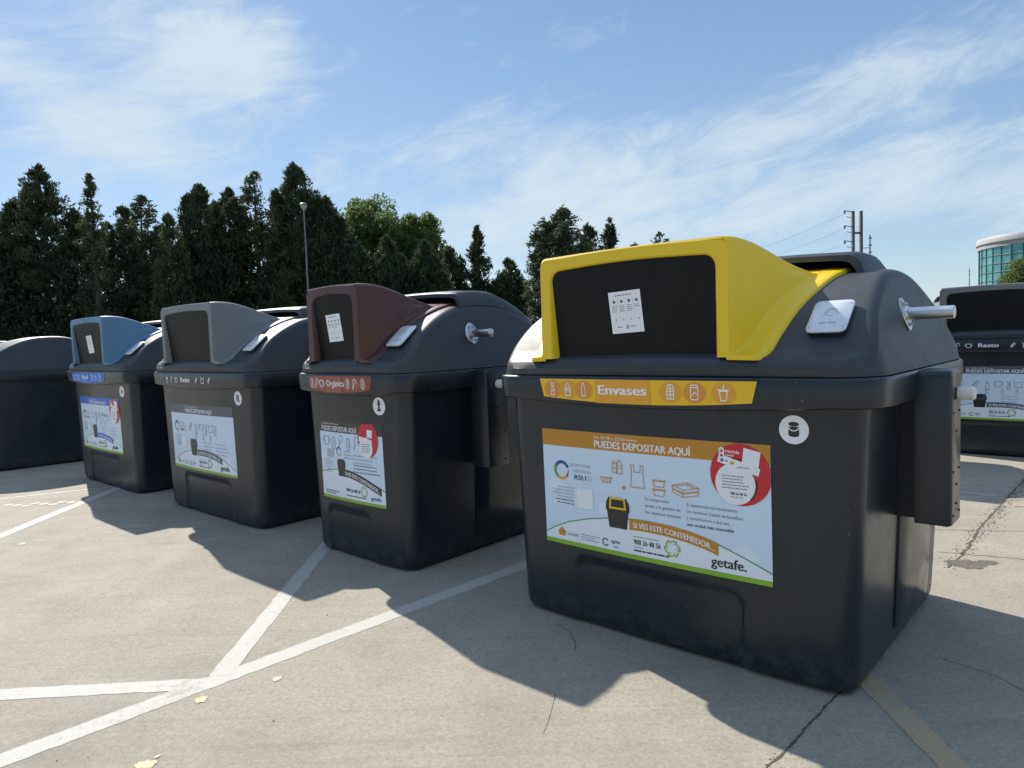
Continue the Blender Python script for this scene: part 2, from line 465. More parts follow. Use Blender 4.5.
def i_tray(p, x, y, h, m_, wd, lay=3):
    w_ = h
    p.stroke([(x - w_ * .6, y - h * .3), (x + w_ * .6, y - h * .3), (x + w_ * .85, y + h * .3), (x - w_ * .85, y + h * .3)], wd, m_, lay, True)
    p.stroke([(x - w_ * .95, y + .32 * h), (x + w_ * .95, y + .32 * h)], wd * 1.4, m_, lay)
    for q in (-.4, -.1, .2, .5): p.stroke([(x + q * w_, y - .2 * h), (x + q * w_ + .06 * h, y + .2 * h)], wd * .8, m_, lay)
def i_tubs(p, x, y, h, m_, wd, lay=3):
    for q in (-.26, .26):
        p.stroke([(x - h * .3, y + (q - .2) * h), (x + h * .3, y + (q - .2) * h), (x + h * .36, y + (q + .12) * h), (x - h * .36, y + (q + .12) * h)], wd, m_, lay, True)
        p.stroke([(x - h * .42, y + (q + .17) * h), (x + h * .42, y + (q + .17) * h)], wd * 1.3, m_, lay)
def i_crate(p, x, y, h, m_, wd, lay=3):
    a, b, c, d = (x - h * .8, y + .12 * h), (x - .15 * h, y - .10 * h), (x + .8 * h, y + .10 * h), (x + .15 * h, y + .34 * h)
    lo = lambda q, k: (q[0] * .96 + x * .04, q[1] - k * h)
    p.stroke([a, b, c, d], wd, m_, lay, True)
    for k in (.17, .22, .40): p.stroke([lo(a, k), lo(b, k), lo(c, k)], wd, m_, lay)
    for q in (a, b, c): p.stroke([q, lo(q, .40)], wd, m_, lay)
    p.stroke([lo(d, .0), lo(d, .2)], wd, m_, lay); p.stroke([(x - .5 * h, y + .1 * h), (x + .1 * h, y + .22 * h), (x + .55 * h, y + .08 * h)], wd, m_, lay)
def i_leaf(p, x, y, h, m_, wd, lay=3):
    pts = [(x + .28 * h * sin(t) * (1 + .15 * cos(2 * t)), y + .48 * h * cos(t)) for t in np.linspace(0, 2 * pi, 14, endpoint=False)]
    p.stroke(pts, wd, m_, lay, True); p.stroke([(x, y - .2 * h), (x + .1 * h, y + .25 * h)], wd, m_, lay)
def i_bone(p, x, y, h, m_, wd, lay=3):
    p.arc(x + .05 * h, y + .22 * h, .25 * h, -60, 250, wd, m_, lay, 10); p.stroke([(x - .1 * h, y - .02 * h), (x - .3 * h, y - .5 * h)], wd * 1.6, m_, lay)
def i_clip(p, x, y, h, m_, wd, lay=3):
    p.stroke([(x - .3 * h, y - .2 * h), (x + .2 * h, y + .4 * h), (x + .38 * h, y + .2 * h), (x - .1 * h, y - .4 * h), (x - .25 * h, y - .25 * h), (x + .15 * h, y + .22 * h)], wd, m_, lay)
def i_pot(p, x, y, h, m_, wd, lay=3):
    p.stroke([(x - .28 * h, y - .35 * h), (x + .28 * h, y - .35 * h), (x + .36 * h, y + .3 * h), (x - .36 * h, y + .3 * h)], wd, m_, lay, True)
    p.arc(x + .36 * h, y + .02 * h, .16 * h, -90, 90, wd, m_, lay, 6); p.arc(x - .36 * h, y + .02 * h, .16 * h, 90, 270, wd, m_, lay, 6)
def i_box(p, x, y, h, m_, wd, lay=3):
    p.stroke([(x - .35 * h, y - .4 * h), (x + .35 * h, y - .4 * h), (x + .35 * h, y + .2 * h), (x - .35 * h, y + .2 * h)], wd, m_, lay, True)
    p.stroke([(x - .35 * h, y + .2 * h), (x - .5 * h, y + .45 * h)], wd, m_, lay); p.stroke([(x + .35 * h, y + .2 * h), (x + .5 * h, y + .45 * h)], wd, m_, lay)
def swirl(p, x, y, r, m_, lay=3):
    for k in range(6):
        a = 60 * k
        p.arc(x + .42 * r * cos(R(a)), y + .42 * r * sin(R(a)), .58 * r, a - 20, a + 120, .26 * r, m_, lay, 8, .05 * r)
def ringlogo(p, x, y, r, lay=3):
    p.arc(x, y, r, 20, 150, .34 * r, I_NAVY, lay, 12, .42 * r); p.arc(x, y, r, 150, 235, .40 * r, I_DGREEN, lay, 10, .3 * r)
    p.arc(x, y, r, 235, 320, .34 * r, I_AMBER, lay, 10, .3 * r); p.arc(x, y, r, 320, 368, .3 * r, I_RED, lay, 8, .06 * r)
def cloud(p, x, y, s_, lay=1.2):
    p.ell(x, y, s_, s_ * .62, I_CLOUD, lay, 16); p.ell(x - s_ * .7, y - s_ * .2, s_ * .6, s_ * .4, I_CLOUD, lay + .2, 14); p.ell(x + s_ * .7, y - s_ * .25, s_ * .55, s_ * .36, I_CLOUD, lay + .4, 14)


def poster_print(W, H_, theme, narrow=False):
    p = Print()
    head = {'yellow': I_ORANGE, 'brown': I_DARKB, 'grey': I_SLATE, 'blue': I_BLUE}[theme]
    line = {'yellow': I_ORLINE, 'brown': I_GREY, 'grey': I_GREY, 'blue': I_GREY}[theme]
    P = lambda u, v: (u * W, (1 - v) * H_)
    def U(q):
        t_ = q / (.746 + .254 * q); return W * 1.34 * t_ / (1 + .34 * t_)
    if narrow: U = lambda q: q * W
    p.rect(0, W, 0, H_, I_SKY, 0)
    for u, v, s_ in ((.07, .47, .045), (.075, .62, .03), (.2, .60, .04), (.34, .62, .05), (.60, .70, .03), (.90, .80, .055)): cloud(p, u * W, (1 - v) * H_, s_ * (0.7 if narrow else 1))
    # hill
    arcpts = [(0, .918), (.03, .86), (.08, .79), (.15, .735), (.22, .70), (.30, .68), (.36, .675), (.45, .68), (.55, .70), (.65, .735), (.75, .785), (.85, .835), (.93, .875), (1, .91)]
    if narrow: arcpts = [(0, .67), (.15, .635), (.28, .61), (.40, .60), (.52, .615), (.64, .645), (.76, .69), (.88, .745), (1, .80)]
    hp = [(U(u), (1 - v) * H_) for u, v in arcpts]
    for a, b in zip(hp[:-1], hp[1:]): p.poly([(a[0], 0), (b[0], 0), b, a], I_HILL, 2)
    p.stroke(hp, .0055, I_DGREEN if theme != 'grey' else I_GREY, 3)
    p.rect(0, W, 0, .038 * H_, I_GREEN, 3.4)
    p.rect(0, W, (1 - .14) * H_, H_, head, 3)
    if narrow:
        p.text('De 20:00 a 22:00 horas', .05 * W, .955 * H_, .011, I_WHITE, 4, width=.30 * W)
        p.text('PUEDES DEPOSITAR AQUÍ', .04 * W, .875 * H_, .034, I_WHITE, 4, .012, width=.60 * W)
    else:
        u0, u1 = (.176, .573)
        p.text('De 20:00 a 22:00 horas', U(u0), (1 - .050) * H_, .014, I_WHITE, 4, width=U(u0 + .165) - U(u0))
        p.text('PUEDES DEPOSITAR AQUÍ', U(u0), (1 - .122) * H_, .034, I_WHITE, 4, .022, width=U(u1) - U(u0))
    # ribbon along the arc
    def ay(x): return interp([(q[0], q[1]) for q in hp], x)
    r0, r1 = (.40, .95) if narrow else (.30, .70)
    xs = np.linspace(U(r0), U(r1), 14)
    for a, b in zip(xs[:-1], xs[1:]):
        p.poly([(a, ay(a) - .085 * H_), (b, ay(b) - .085 * H_), (b, ay(b) + .004), (a, ay(a) + .004)], head if theme != 'yellow' else I_ORANGE, 4)
    p.text('SI VES ESTE CONTENEDOR...', U(r0 + .015), 0, .026, I_WHITE, 5, .02, width=U(r1 - .02) - U(r0 + .015), fn=lambda a, b: (a, ay(a) - .066 * H_ + b))
    # container drawing standing on the hill
    cx, cw, y0, y1 = ((.36, .05, .42, .66) if narrow else (.256, .052, .515, .770))
    if narrow: y0, y1 = .47, .69
    cw *= W * (1.25 if narrow else 1)
    b0, t0 = (1 - y1) * H_, (1 - y0) * H_
    hh = t0 - b0
    p.poly([(U(cx) - cw * .8, b0), (U(cx) + cw * .8, b0), (U(cx) + cw, b0 + .62 * hh), (U(cx) - cw, b0 + .62 * hh)], I_BLACK, 5)
    p.poly([(U(cx) - cw * 1.08, b0 + .55 * hh), (U(cx) + cw * 1.08, b0 + .55 * hh), (U(cx) + cw * 1.05, b0 + .8 * hh), (U(cx) + cw * .8, b0 + .98 * hh), (U(cx) - cw * .8, b0 + .98 * hh), (U(cx) - cw * 1.05, b0 + .8 * hh)], I_BLACK, 5.4)
    lidc = {'yellow': I_YELLOW, 'brown': I_DARKB, 'grey': I_SLATE, 'blue': I_NAVY}[theme]
    p.stroke([(U(cx) - cw * .7, b0 + .64 * hh), (U(cx) - cw * .62, b0 + .95 * hh), (U(cx) + cw * .62, b0 + .95 * hh), (U(cx) + cw * .7, b0 + .64 * hh)], .16 * cw, lidc, 6, True)
    # red campaign circle
    if theme != 'grey':
        rc = .128 if not narrow else .100
        ccx, ccy = (W - .123, H_ - .130) if not narrow else (W * .80, H_ - .100)
        pts = []
        for k in range(48):
            a = 2 * pi * k / 48; pts.append((min(W, ccx + rc * cos(a)), min(H_, ccy + rc * (1.15 if narrow else 1) * sin(a))))
        p.poly(pts, I_RED, 6)
        rw = rc * .66
        wx, wy = ccx - (.022 if not narrow else rc * .22), ccy - (.040 if not narrow else rc * .55)
        p.ell(wx, wy, rw, rw * 1.02, I_WHITE, 7, 30)
        if narrow: p.poly([(wx - rw * 1.02, wy + rw * .62), (wx + rw * .9, wy + rw * .30), (wx + rw * 1.0, wy + rw * .78), (wx - rw * .95, wy + rw * 1.12)], I_WHITE, 7.5)
        else: p.poly([(ccx - .096, ccy + .048), (ccx + .075, ccy + .000), (ccx + .083, ccy + .030), (ccx - .088, ccy + .082)], I_WHITE, 7.5)
        if not narrow:
            p.ell(ccx - .075, ccy + .056, .007, .007, I_NAVY, 8.4, 10); p.ell(ccx - .032, ccy + .046, .011, .007, I_AMBER, 8.4, 10)
            p.bars(ccx - .062, ccx - .044, ccy + .050, .005, 1, .01, I_GREY, 8); p.bars(ccx - .01, ccx + .055, ccy + .028, .004, 1, .01, I_GREY, 8)
            p.text('getafe', ccx - .030, ccy + .066, .011, I_BLACK, 8, .02, width=.048, rot=-14)
            p.text('recicla', ccx - .060, ccy + .089, .0135, I_WHITE, 7, .03, width=.058, rot=-4)
            p.text('ciudad', ccx - .060, ccy + .075, .0095, I_WHITE, 7, .02, width=.034, rot=-4)
            p.poly([(ccx - .088, ccy + .066), (ccx - .066, ccy + .062), (ccx - .064, ccy + .100), (ccx - .074, ccy + .112), (ccx - .088, ccy + .104)], I_WHITE, 8)
            p.ell(ccx - .076, ccy + .094, .005, .008, I_RED, 9, 10); p.rect(ccx - .083, ccx - .070, ccy + .070, ccy + .080, I_RED, 9)
            p.bars(wx - .055, wx + .060, wy + .030, .0038, 5, .0125, I_GREY, 8)
            p.text('900 26 48 56', wx - .020, wy - .045, .0105, I_BLACK, 8, .03, width=.068)
            p.bars(wx - .02, wx + .04, wy - .056, .003, 1, .01, I_GREY, 8)
            p.poly([(ccx + .018, ccy + .113), (ccx + .086, ccy + .098), (ccx + .076, ccy + .030), (ccx + .008, ccy + .045)], I_WHITE, 9.5)
            p.arc(wx + .002, wy + .002, rw * 1.03, -45, 15, .006, I_BLACK, 9)
        else:
            p.bars(wx - rw * .7, wx + rw * .7, wy + rw * .3, .004, 5, .012, I_GREY, 8)
            p.poly([(ccx + .0, ccy + .065), (ccx + .05, ccy + .06), (ccx + .045, ccy + .01), (ccx - .005, ccy + .015)], I_WHITE, 9)
    # logo, drawings and print
    wd = .0038
    if not narrow:
        r = .041
        ringlogo(p, U(.059), (1 - .35) * H_, r)
        p.text('ESTRATEGIA', U(.088), (1 - .305) * H_, .0145, I_LGREY, 4, width=U(.088 + .073) - U(.088))
        p.text('GESTIÓN', U(.096), (1 - .355) * H_, .0145, I_LGREY, 4, width=U(.096 + .065) - U(.096))
        p.text('RSU', U(.100), (1 - .415) * H_, .023, I_SLATE, 4, .02, width=U(.100 + .042) - U(.100))
        p.bars(U(.146), U(.165), (1 - .38) * H_, .003, 3, .010, I_LGREY, 4)
        p.bars(U(.025), U(.098), (1 - .50) * H_, .0045, 4, .016, I_LGREY, 4, 'r')
        p.bars(U(.025), U(.098), (1 - .50) * H_ - .064, .0055, 2, .016, I_GREY, 4, 'r')
        p.rect(U(.108), U(.165), (1 - .655) * H_, (1 - .485) * H_, I_WHITE, 4)
        if theme == 'yellow':
            i_tray(p, U(.216), (1 - .385) * H_, .036, line, wd); i_can(p, U(.25), (1 - .27) * H_, .05, line, wd); i_jug(p, U(.268), (1 - .265) * H_, .062, line, wd)
            p.ell(U(.283), (1 - .43) * H_, .011, .009, line, 3, 12)
            i_bag(p, U(.338), (1 - .325) * H_, .102, line, wd); i_tubs(p, U(.427), (1 - .395) * H_, .078, line, wd); i_crate(p, U(.545), (1 - .375) * H_, .078, line, wd)
        else:
            fns = [i_clip, i_bottle, i_pot, i_crush, i_box, i_leaf] if theme == 'grey' else [i_box, i_carton, i_jug, i_bag, i_tray, i_box]
            for k, fn_ in enumerate(fns): fn_(p, U(.23 + .075 * k), (1 - .33 - .03 * (k % 2)) * H_, .085 if fn_ is not i_tray else .04, line, wd)
            for k in range(3): i_bottle(p, U(.30 + .11 * k), (1 - .47) * H_, .05, line, wd * .8)
        if theme == 'yellow':
            for k, t_ in enumerate(('Tu compromiso', 'ayuda a la gestión de', 'los residuos urbanos')):
                p.text(t_, U(.365), (1 - .505 - .052 * k) * H_, .0145, I_GREY, 4, width=U(.365 + (.105, .155, .155)[k]) - U(.365))
            for k, t_ in enumerate(('Si separamos correctamente', 'los residuos Getafe se beneficia', 'y contribuimos a que sea', 'una ciudad más sostenible')):
                p.text(t_, U(.548), (1 - .505 - .050 * k) * H_, .0145, I_GREY if k < 3 else I_SLATE, 4, 0 if k < 3 else .015, width=U(.548 + (.255, .285, .21, .235)[k]) - U(.548))
        else:
            p.bars(U(.40), U(.56), (1 - .56) * H_, .006, 3, .028, I_LGREY, 4); p.bars(U(.60), U(.86), (1 - .56) * H_, .006, 4, .028, I_LGREY, 4)
        # foot of the poster
        p.poly([(U(.043), (1 - .925) * H_), (U(.062), (1 - .925) * H_), (U(.065), (1 - .885) * H_), (U(.0525), (1 - .85) * H_), (U(.04), (1 - .885) * H_)], I_ORANGE, 5)
        p.text('GETAFE', U(.070), (1 - .912) * H_, .013, I_GREY, 5, .01, width=U(.070 + .038) - U(.070))
        p.bars(U(.118), U(.185), (1 - .885) * H_, .003, 3, .0115, I_GREY, 5)
        p.arc(U(.206), (1 - .905) * H_, .0165, 30, 330, .006, I_NAVY, 5); p.arc(U(.206), (1 - .905) * H_, .0165, 190, 290, .0075, I_DGREEN, 5.5)
        p.text('sgma', U(.226), (1 - .90) * H_, .0165, I_NAVY, 5, .02, width=U(.226 + .035) - U(.226)); p.bars(U(.236), U(.258), (1 - .935) * H_, .004, 1, .01, I_NAVY, 5)
        p.bars(U(.315), U(.43), (1 - .815) * H_, .003, 1, .01, I_GREY, 5)
        p.text('900 26 48 56', U(.315), (1 - .875) * H_, .024, I_BLACK, 5, .012, width=U(.315 + .112) - U(.315))
        p.bars(U(.315), U(.36), (1 - .90) * H_, .003, 1, .01, I_GREY, 5)
        p.bars(U(.315), U(.515), (1 - .93) * H_, .0065, 1, .01, I_BLACK, 5)
        swirl(p, U(.478), (1 - .855) * H_, .036, I_DGREEN if theme != 'yellow' else I_GREEN, 5)
        p.text('getafe.', U(.662), (1 - .925) * H_, .043, I_BLACK, 5, .02, width=U(.662 + .185) - U(.662))
    else:
        for k, fn_ in enumerate((i_pot, i_leaf, i_bone, i_leaf, i_bone)): fn_(p, (.12 + .125 * k) * W, (1 - .25 - .03 * (k % 2)) * H_, .085, line, wd)
        p.rect(.12 * W, .24 * W, (1 - .46) * H_, (1 - .36) * H_, I_LGREY, 4)
        p.bars(.08 * W, .22 * W, (1 - .50) * H_, .005, 6, .017, I_LGREY, 4)
        ringlogo(p, .33 * W, (1 - .38) * H_, .026)
        p.bars(.41 * W, .56 * W, (1 - .38) * H_, .007, 3, .020, I_LGREY, 4)
        p.bars(.56 * W, .92 * W, (1 - .41) * H_, .006, 3, .024, I_LGREY, 4); p.bars(.56 * W, .95 * W, (1 - .53) * H_, .006, 3, .022, I_GREY, 4)
        p.bars(.05 * W, .30 * W, (1 - .91) * H_, .008, 2, .016, I_GREY, 5)
        p.text('900 26 48 56', .42 * W, (1 - .87) * H_, .022, I_BLACK, 5, .02, width=.22 * W); p.bars(.42 * W, .75 * W, (1 - .925) * H_, .006, 1, .01, I_BLACK, 5)
        swirl(p, .70 * W, (1 - .84) * H_, .032, I_GREEN, 5)
        p.text('getafe.', .80 * W, (1 - .925) * H_, .026, I_NAVY, 5, .02, width=.15 * W)
    return p


def strip_print(W, H_, theme):
    """label strip on the rim; x 0..W, y 0..H_ (top), bottom edge sags in the middle"""
    p = Print()
    base, mid, word = {'yellow': (I_YELLOW, I_AMBER, 'Envases'), 'brown': (I_BROWN, I_BROWN2, 'Orgánica'), 'blue': (I_BLUE, I_BLUE2, 'Papel'), 'grey': (M_RIM, I_BLACK, 'Resto')}[theme]
    n = 24
    sl = .022
    low = lambda t: -.022 * (1 - (2 * t - 1) ** 2)
    top = [(W * k / n, H_) for k in range(n + 1)]
    bot = [(sl + (W - 2 * sl) * k / n, low(k / n)) for k in range(n + 1)]
    if theme != 'grey':
        for k in range(n): p.poly([bot[k], bot[k + 1], top[k + 1], top[k]], base, 0)
        cy = H_ * .42
        cxs = [.075, .16, .245, .66, .76, .875]
        for k, q in enumerate(cxs): p.ell(q * W, cy, min(.058 * W, .052), H_ * .50, mid if k % 2 else (I_AMBER2 if theme == 'yellow' else mid), 1 + (k % 2) * .5, 24)
        p.rect(.305 * W, .57 * W, low(.4), H_ * .97, mid, 2.6)
    ic = {'yellow': (i_crush, i_jug, i_bottle, i_carton, i_can, i_cup), 'brown': (i_leaf, i_bone, i_pot, i_leaf, i_bone, i_leaf), 'blue': (i_box, i_bag, i_carton, i_can, i_box, i_bag), 'grey': (i_cup, i_bone, i_pot, i_clip, i_box, i_clip)}[theme]
    cxs = [.075, .16, .245, .66, .76, .875]
    if theme == 'grey': cxs = [.06, .17, .28, .70, .82, .94]
    for k, (q, f) in enumerate(zip(cxs, ic)): f(p, q * W, H_ * .44, H_ * .70, I_WHITE, .0042 if theme == 'yellow' else .005, 4)
    wd = {'yellow': .235, 'brown': .28, 'blue': .2, 'grey': .20}[theme] * W
    p.text(word, (.435 if W > .8 else .465) * W if theme != 'grey' else .47 * W, H_ * .22, H_ * .50, I_WHITE, 4, .035 if W > .8 else .012, 'c', width=wd)
    return p


# ------------------------------------------------------------------ recycling container
DB, DR = 1.37, 1.54          # depth of the body foot and of the rim
PROF = smoothtbl([(-.098, 1.270), (-.09, 1.296), (-.07, 1.312), (-.035, 1.332), (0, 1.372), (.06, 1.438), (.12, 1.494), (.25, 1.57), (.42, 1.637), (.60, 1.664), (.80, 1.66), (.96, 1.622), (1.14, 1.545), (1.30, 1.44), (1.42, 1.33), (DR, 1.265)])
def prof(y): return interp(PROF, y)
BOW = 0.030
ZT = 1.14

def ring2(x0, x1, y0, y1, r, bow, NF=84, NS=24, NC=6, NB=24):
    pts = []
    cx, hw = (x0 + x1) / 2, (x1 - x0) / 2
    def by(x): return -bow * max(0.0, 1 - ((x - cx) / hw) ** 2)
    for k in range(NF): x = x0 + r + (x1 - x0 - 2 * r) * k / NF; pts.append((x, y0 + by(x), 'f'))
    for k in range(NC):
        a = R(-90 + 90 * k / NC); x = x1 - r + r * cos(a); pts.append((x, y0 + r + r * sin(a) + by(x), 'c'))
    for k in range(NS): pts.append((x1, y0 + r + (y1 - y0 - 2 * r) * k / NS, 'r'))
    for k in range(NC): a = R(90 * k / NC); pts.append((x1 - r + r * cos(a), y1 - r + r * sin(a), 'c'))
    for k in range(NB): pts.append((x1 - r - (x1 - x0 - 2 * r) * k / NB, y1, 'b'))
    for k in range(NC): a = R(90 + 90 * k / NC); pts.append((x0 + r + r * cos(a), y1 - r + r * sin(a), 'c'))
    for k in range(NS): pts.append((x0, y1 - r - (y1 - y0 - 2 * r) * k / NS, 'l'))
    for k in range(NC): a = R(180 + 90 * k / NC); x = x0 + r + r * cos(a); pts.append((x, y0 + r + r * sin(a) + by(x), 'c'))
    return pts

def body_ring_params(bw, z):
    t = z / ZT
    return -.040 - .030 * t, bw + .028 + .045 * t, -.026 - .020 * t, DB + .06 * t
def body_front(bw, x, z, off):
    """point on the front wall, 'off' metres in front of it"""
    x0, x1, y0, y1 = body_ring_params(bw, z)
    cx, hw = (x0 + x1) / 2, (x1 - x0) / 2
    return (x, y0 - BOW * max(0, 1 - ((x - cx) / hw) ** 2) - off, z)

MCACHE = {}
def cached(key, fn):
    if key not in MCACHE: MCACHE[key] = fn()
    return MCACHE[key]

def S(bw, me):  # shift a mesh so that the thing's origin is the middle of its base
    me.transform(Matrix.Translation((-bw / 2, -.68, 0))); return me

def build_body(bw):
    zs = [.012, .014, .022, .038, .065] + list(np.arange(.11, 1.135, .02)) + [1.14]
    rx0, rx1, rz = (.34, 1.20, .345) if bw > 1.2 else (.13, .62, .335)
    rings = []
    for z in zs:
        x0, x1, y0, y1 = body_ring_params(bw, z)
        ins = {.012: .034, .014: .02, .022: .009, .038: .003, .065: .0005}.get(z, 0)
        rg = ring2(x0 + ins, x1 - ins, y0 + ins, y1 - ins, .082 - ins * .4, BOW)
        out = []
        for x, y, t in rg:
            if t == 'f':
                # recessed panel with rounded top corners
                cxr, hwr = (rx0 + rx1) / 2, (rx1 - rx0) / 2; rr = .06
                qx = abs(x - cxr) - (hwr - rr); qz = z - (rz - rr)
                d = math.hypot(max(qx, 0), max(qz, 0)) + min(max(qx, qz), 0) - rr
                k = max(0, min(1, (-d) / .016)); k = k * k * (3 - 2 * k)
                y += .015 * k
            out.append((x, y, z))
        rings.append(out)
    mb = MB(); mb.rings(rings)
    return S(bw, mb.mesh('container_body', M_BODY, 40))
def build_rim(bw):
    rl, rr = -.115, bw + .140
    rows = [(.055, 1.125), (.012, 1.122), (.002, 1.127), (0, 1.136), (-.004, 1.222), (0, 1.232), (.008, 1.2365), (.05, 1.238), (.2, 1.24)]
    rings = []
    for ins, z in rows:
        rg = ring2(rl + ins, rr - ins, -.108 + ins, DR - ins, max(.11 - ins * .5, .05), .030, NF=40, NS=14)
        cx, hw = bw / 2, (rr - rl) / 2
        out = []
        for x, y, t in rg:
            zz = z
            if t in 'fc' and y < .1 and z < 1.14: zz -= .026 * max(0, 1 - ((x - cx) / (hw * .85)) ** 2)
            if t in 'rlc' and z < 1.14 and y > .1: zz -= .006
            out.append((x, y, zz))
        rings.append(out)
    mb = MB(); mb.rings(rings)
    return S(bw, mb.mesh('container_rim', M_RIM, 40))
def rim_front(bw, x, z, off):
    cx, hw = bw / 2, (bw + .24) / 2
    return (x, -.108 - .004 * min(1, max(0, (z - 1.11) / .11)) - .030 * max(0, 1 - ((x - cx) / hw) ** 2) - off - .0012, z)

def lid_section(xl, xr, h, base, r=.055, lean=.26):
    out = []
    h = max(h, base + .012)
    r = min(r, (h - base) * .6)
    ze = h - r
    def side():
        pts = [(0, base)]
        for k in range(1, 5): z = base + (ze - base) * k / 4; pts.append((lean * (z - base), z))
        xi = lean * (ze - base)
        for k in range(1, 7): a = R(180 - 90 * k / 6 * 1.0); pts.append((xi + r + r * cos(a), ze + r * sin(a)))
        return pts
    sd = side()
    L = [(xl + a, z) for a, z in sd]; Rr = [(xr - a, z) for a, z in sd][::-1]
    x0, x1 = L[-1][0], Rr[0][0]
    mid = [(x0 + (x1 - x0) * k / 14, h + .012 * sin(pi * k / 14)) for k in range(1, 14)]
    return L + mid + Rr
def build_lid(bw):
    rl, rr = -.112, bw + .137
    ys = [-.103, -.098, -.09, -.08, -.065, -.05, -.03, -.01, .01] + list(np.arange(.04, 1.34, .04)) + [1.34, 1.38, 1.42, 1.46, 1.495, 1.515, 1.528]
    secs = []
    for y in ys:
        q = .15; dy = y + .103; i0 = q - math.sqrt(max(0, q * q - max(0, q - dy) ** 2))
        dy = 1.528 - y; i1 = q - math.sqrt(max(0, q * q - max(0, q - dy) ** 2)); ins = max(i0, i1)
        xl, xr = rl + ins, rr - ins
        cx, hw = (rl + rr) / 2, (rr - rl) / 2
        sec = []
        for x, z in lid_section(xl, xr, prof(y), 1.240):
            b = -.028 * max(0, 1 - ((x - cx) / hw) ** 2) * max(0, 1 - (y + .1) / .25)
            sec.append((x, y + b, z))
        secs.append(sec)
    mb = MB(); n = len(secs[0])
    vs = [p for s_ in secs for p in s_]
    fs = [(i * n + k, i * n + k + 1, (i + 1) * n + k + 1, (i + 1) * n + k) for i in range(len(secs) - 1) for k in range(n - 1)]
    fs.append(tuple(range(n))[::-1]); fs.append(tuple((len(secs) - 1) * n + k for k in range(n)))
    mb.add(vs, fs)
    return S(bw, mb.mesh('container_lid', M_LID, 45))
def build_cap(bw, x0, x1):
    """raised rear cover whose front lip overhangs the coloured chute"""
    secs = []
    ys = [.475, .485, .50] + list(np.arange(.54, 1.44, .05)) + [1.45]
    for y in ys:
        up = interp([(.47, .078), (.50, .088), (.8, .088), (1.2, .060), (1.45, .016)], y)
        h = prof(y)
        sec = []
        for x, dz in ((x0 - .03, -.012), (x0 - .02, .4 * up), (x0 + .005, .85 * up), (x0 + .035, up), (x0 + .1, up + .004)): sec.append((x, y, h + dz))
        for k in range(1, 8): sec.append((x0 + .1 + (x1 - x0 - .2) * k / 8, y, h + up + .008 + .008 * sin(pi * k / 8)))
        for x, dz in ((x1 - .1, up + .004), (x1 - .035, up), (x1 - .005, .85 * up), (x1 + .02, .4 * up), (x1 + .03, -.012)): sec.append((x, y, h + dz))
        secs.append(sec)
    mb = MB(); n = len(secs[0]); th = .024
    top = [p for s_ in secs for p in s_]
    cx = (x0 + x1) / 2
    bot = [(p[0] + (th if p[0] < cx else -th) * (1 if abs(p[0] - cx) > (x1 - x0) / 2 - .06 else 0), p[1], p[2] - th) for p in top]
    N = len(top); fs = []
    for i in range(len(secs) - 1):
        for k in range(n - 1):
            a = (i * n + k, i * n + k + 1, (i + 1) * n + k + 1, (i + 1) * n + k); fs.append(a); fs.append(tuple(q + N for q in a[::-1]))
    for k in range(n - 1):
        fs.append((k, k + 1, N + k + 1, N + k)); e = (len(secs) - 1) * n; fs.append((e + k, N + e + k, N + e + k + 1, e + k + 1))
    for i in range(len(secs) - 1):
        fs.append((i * n, (i + 1) * n, N + (i + 1) * n, N + i * n)); a, b = i * n + n - 1, (i + 1) * n + n - 1; fs.append((a, N + a, N + b, b))
    mb.add(top + bot, fs)
    return S(bw, mb.mesh('lid_cap', M_LID, 45))

def lid_z(bw, x, y):
    rl, rr = -.112, bw + .122
    fx = max(0, 1 - ((x - (rl + rr) / 2) / ((rr - rl) / 2)) ** 2)
    y2 = y + .028 * fx * max(0, 1 - (y + .1) / .25)
    t = min(1, max(0, (x - rl - .15) / (rr - rl - .3)))
    return prof(y2) + .012 * sin(pi * t)

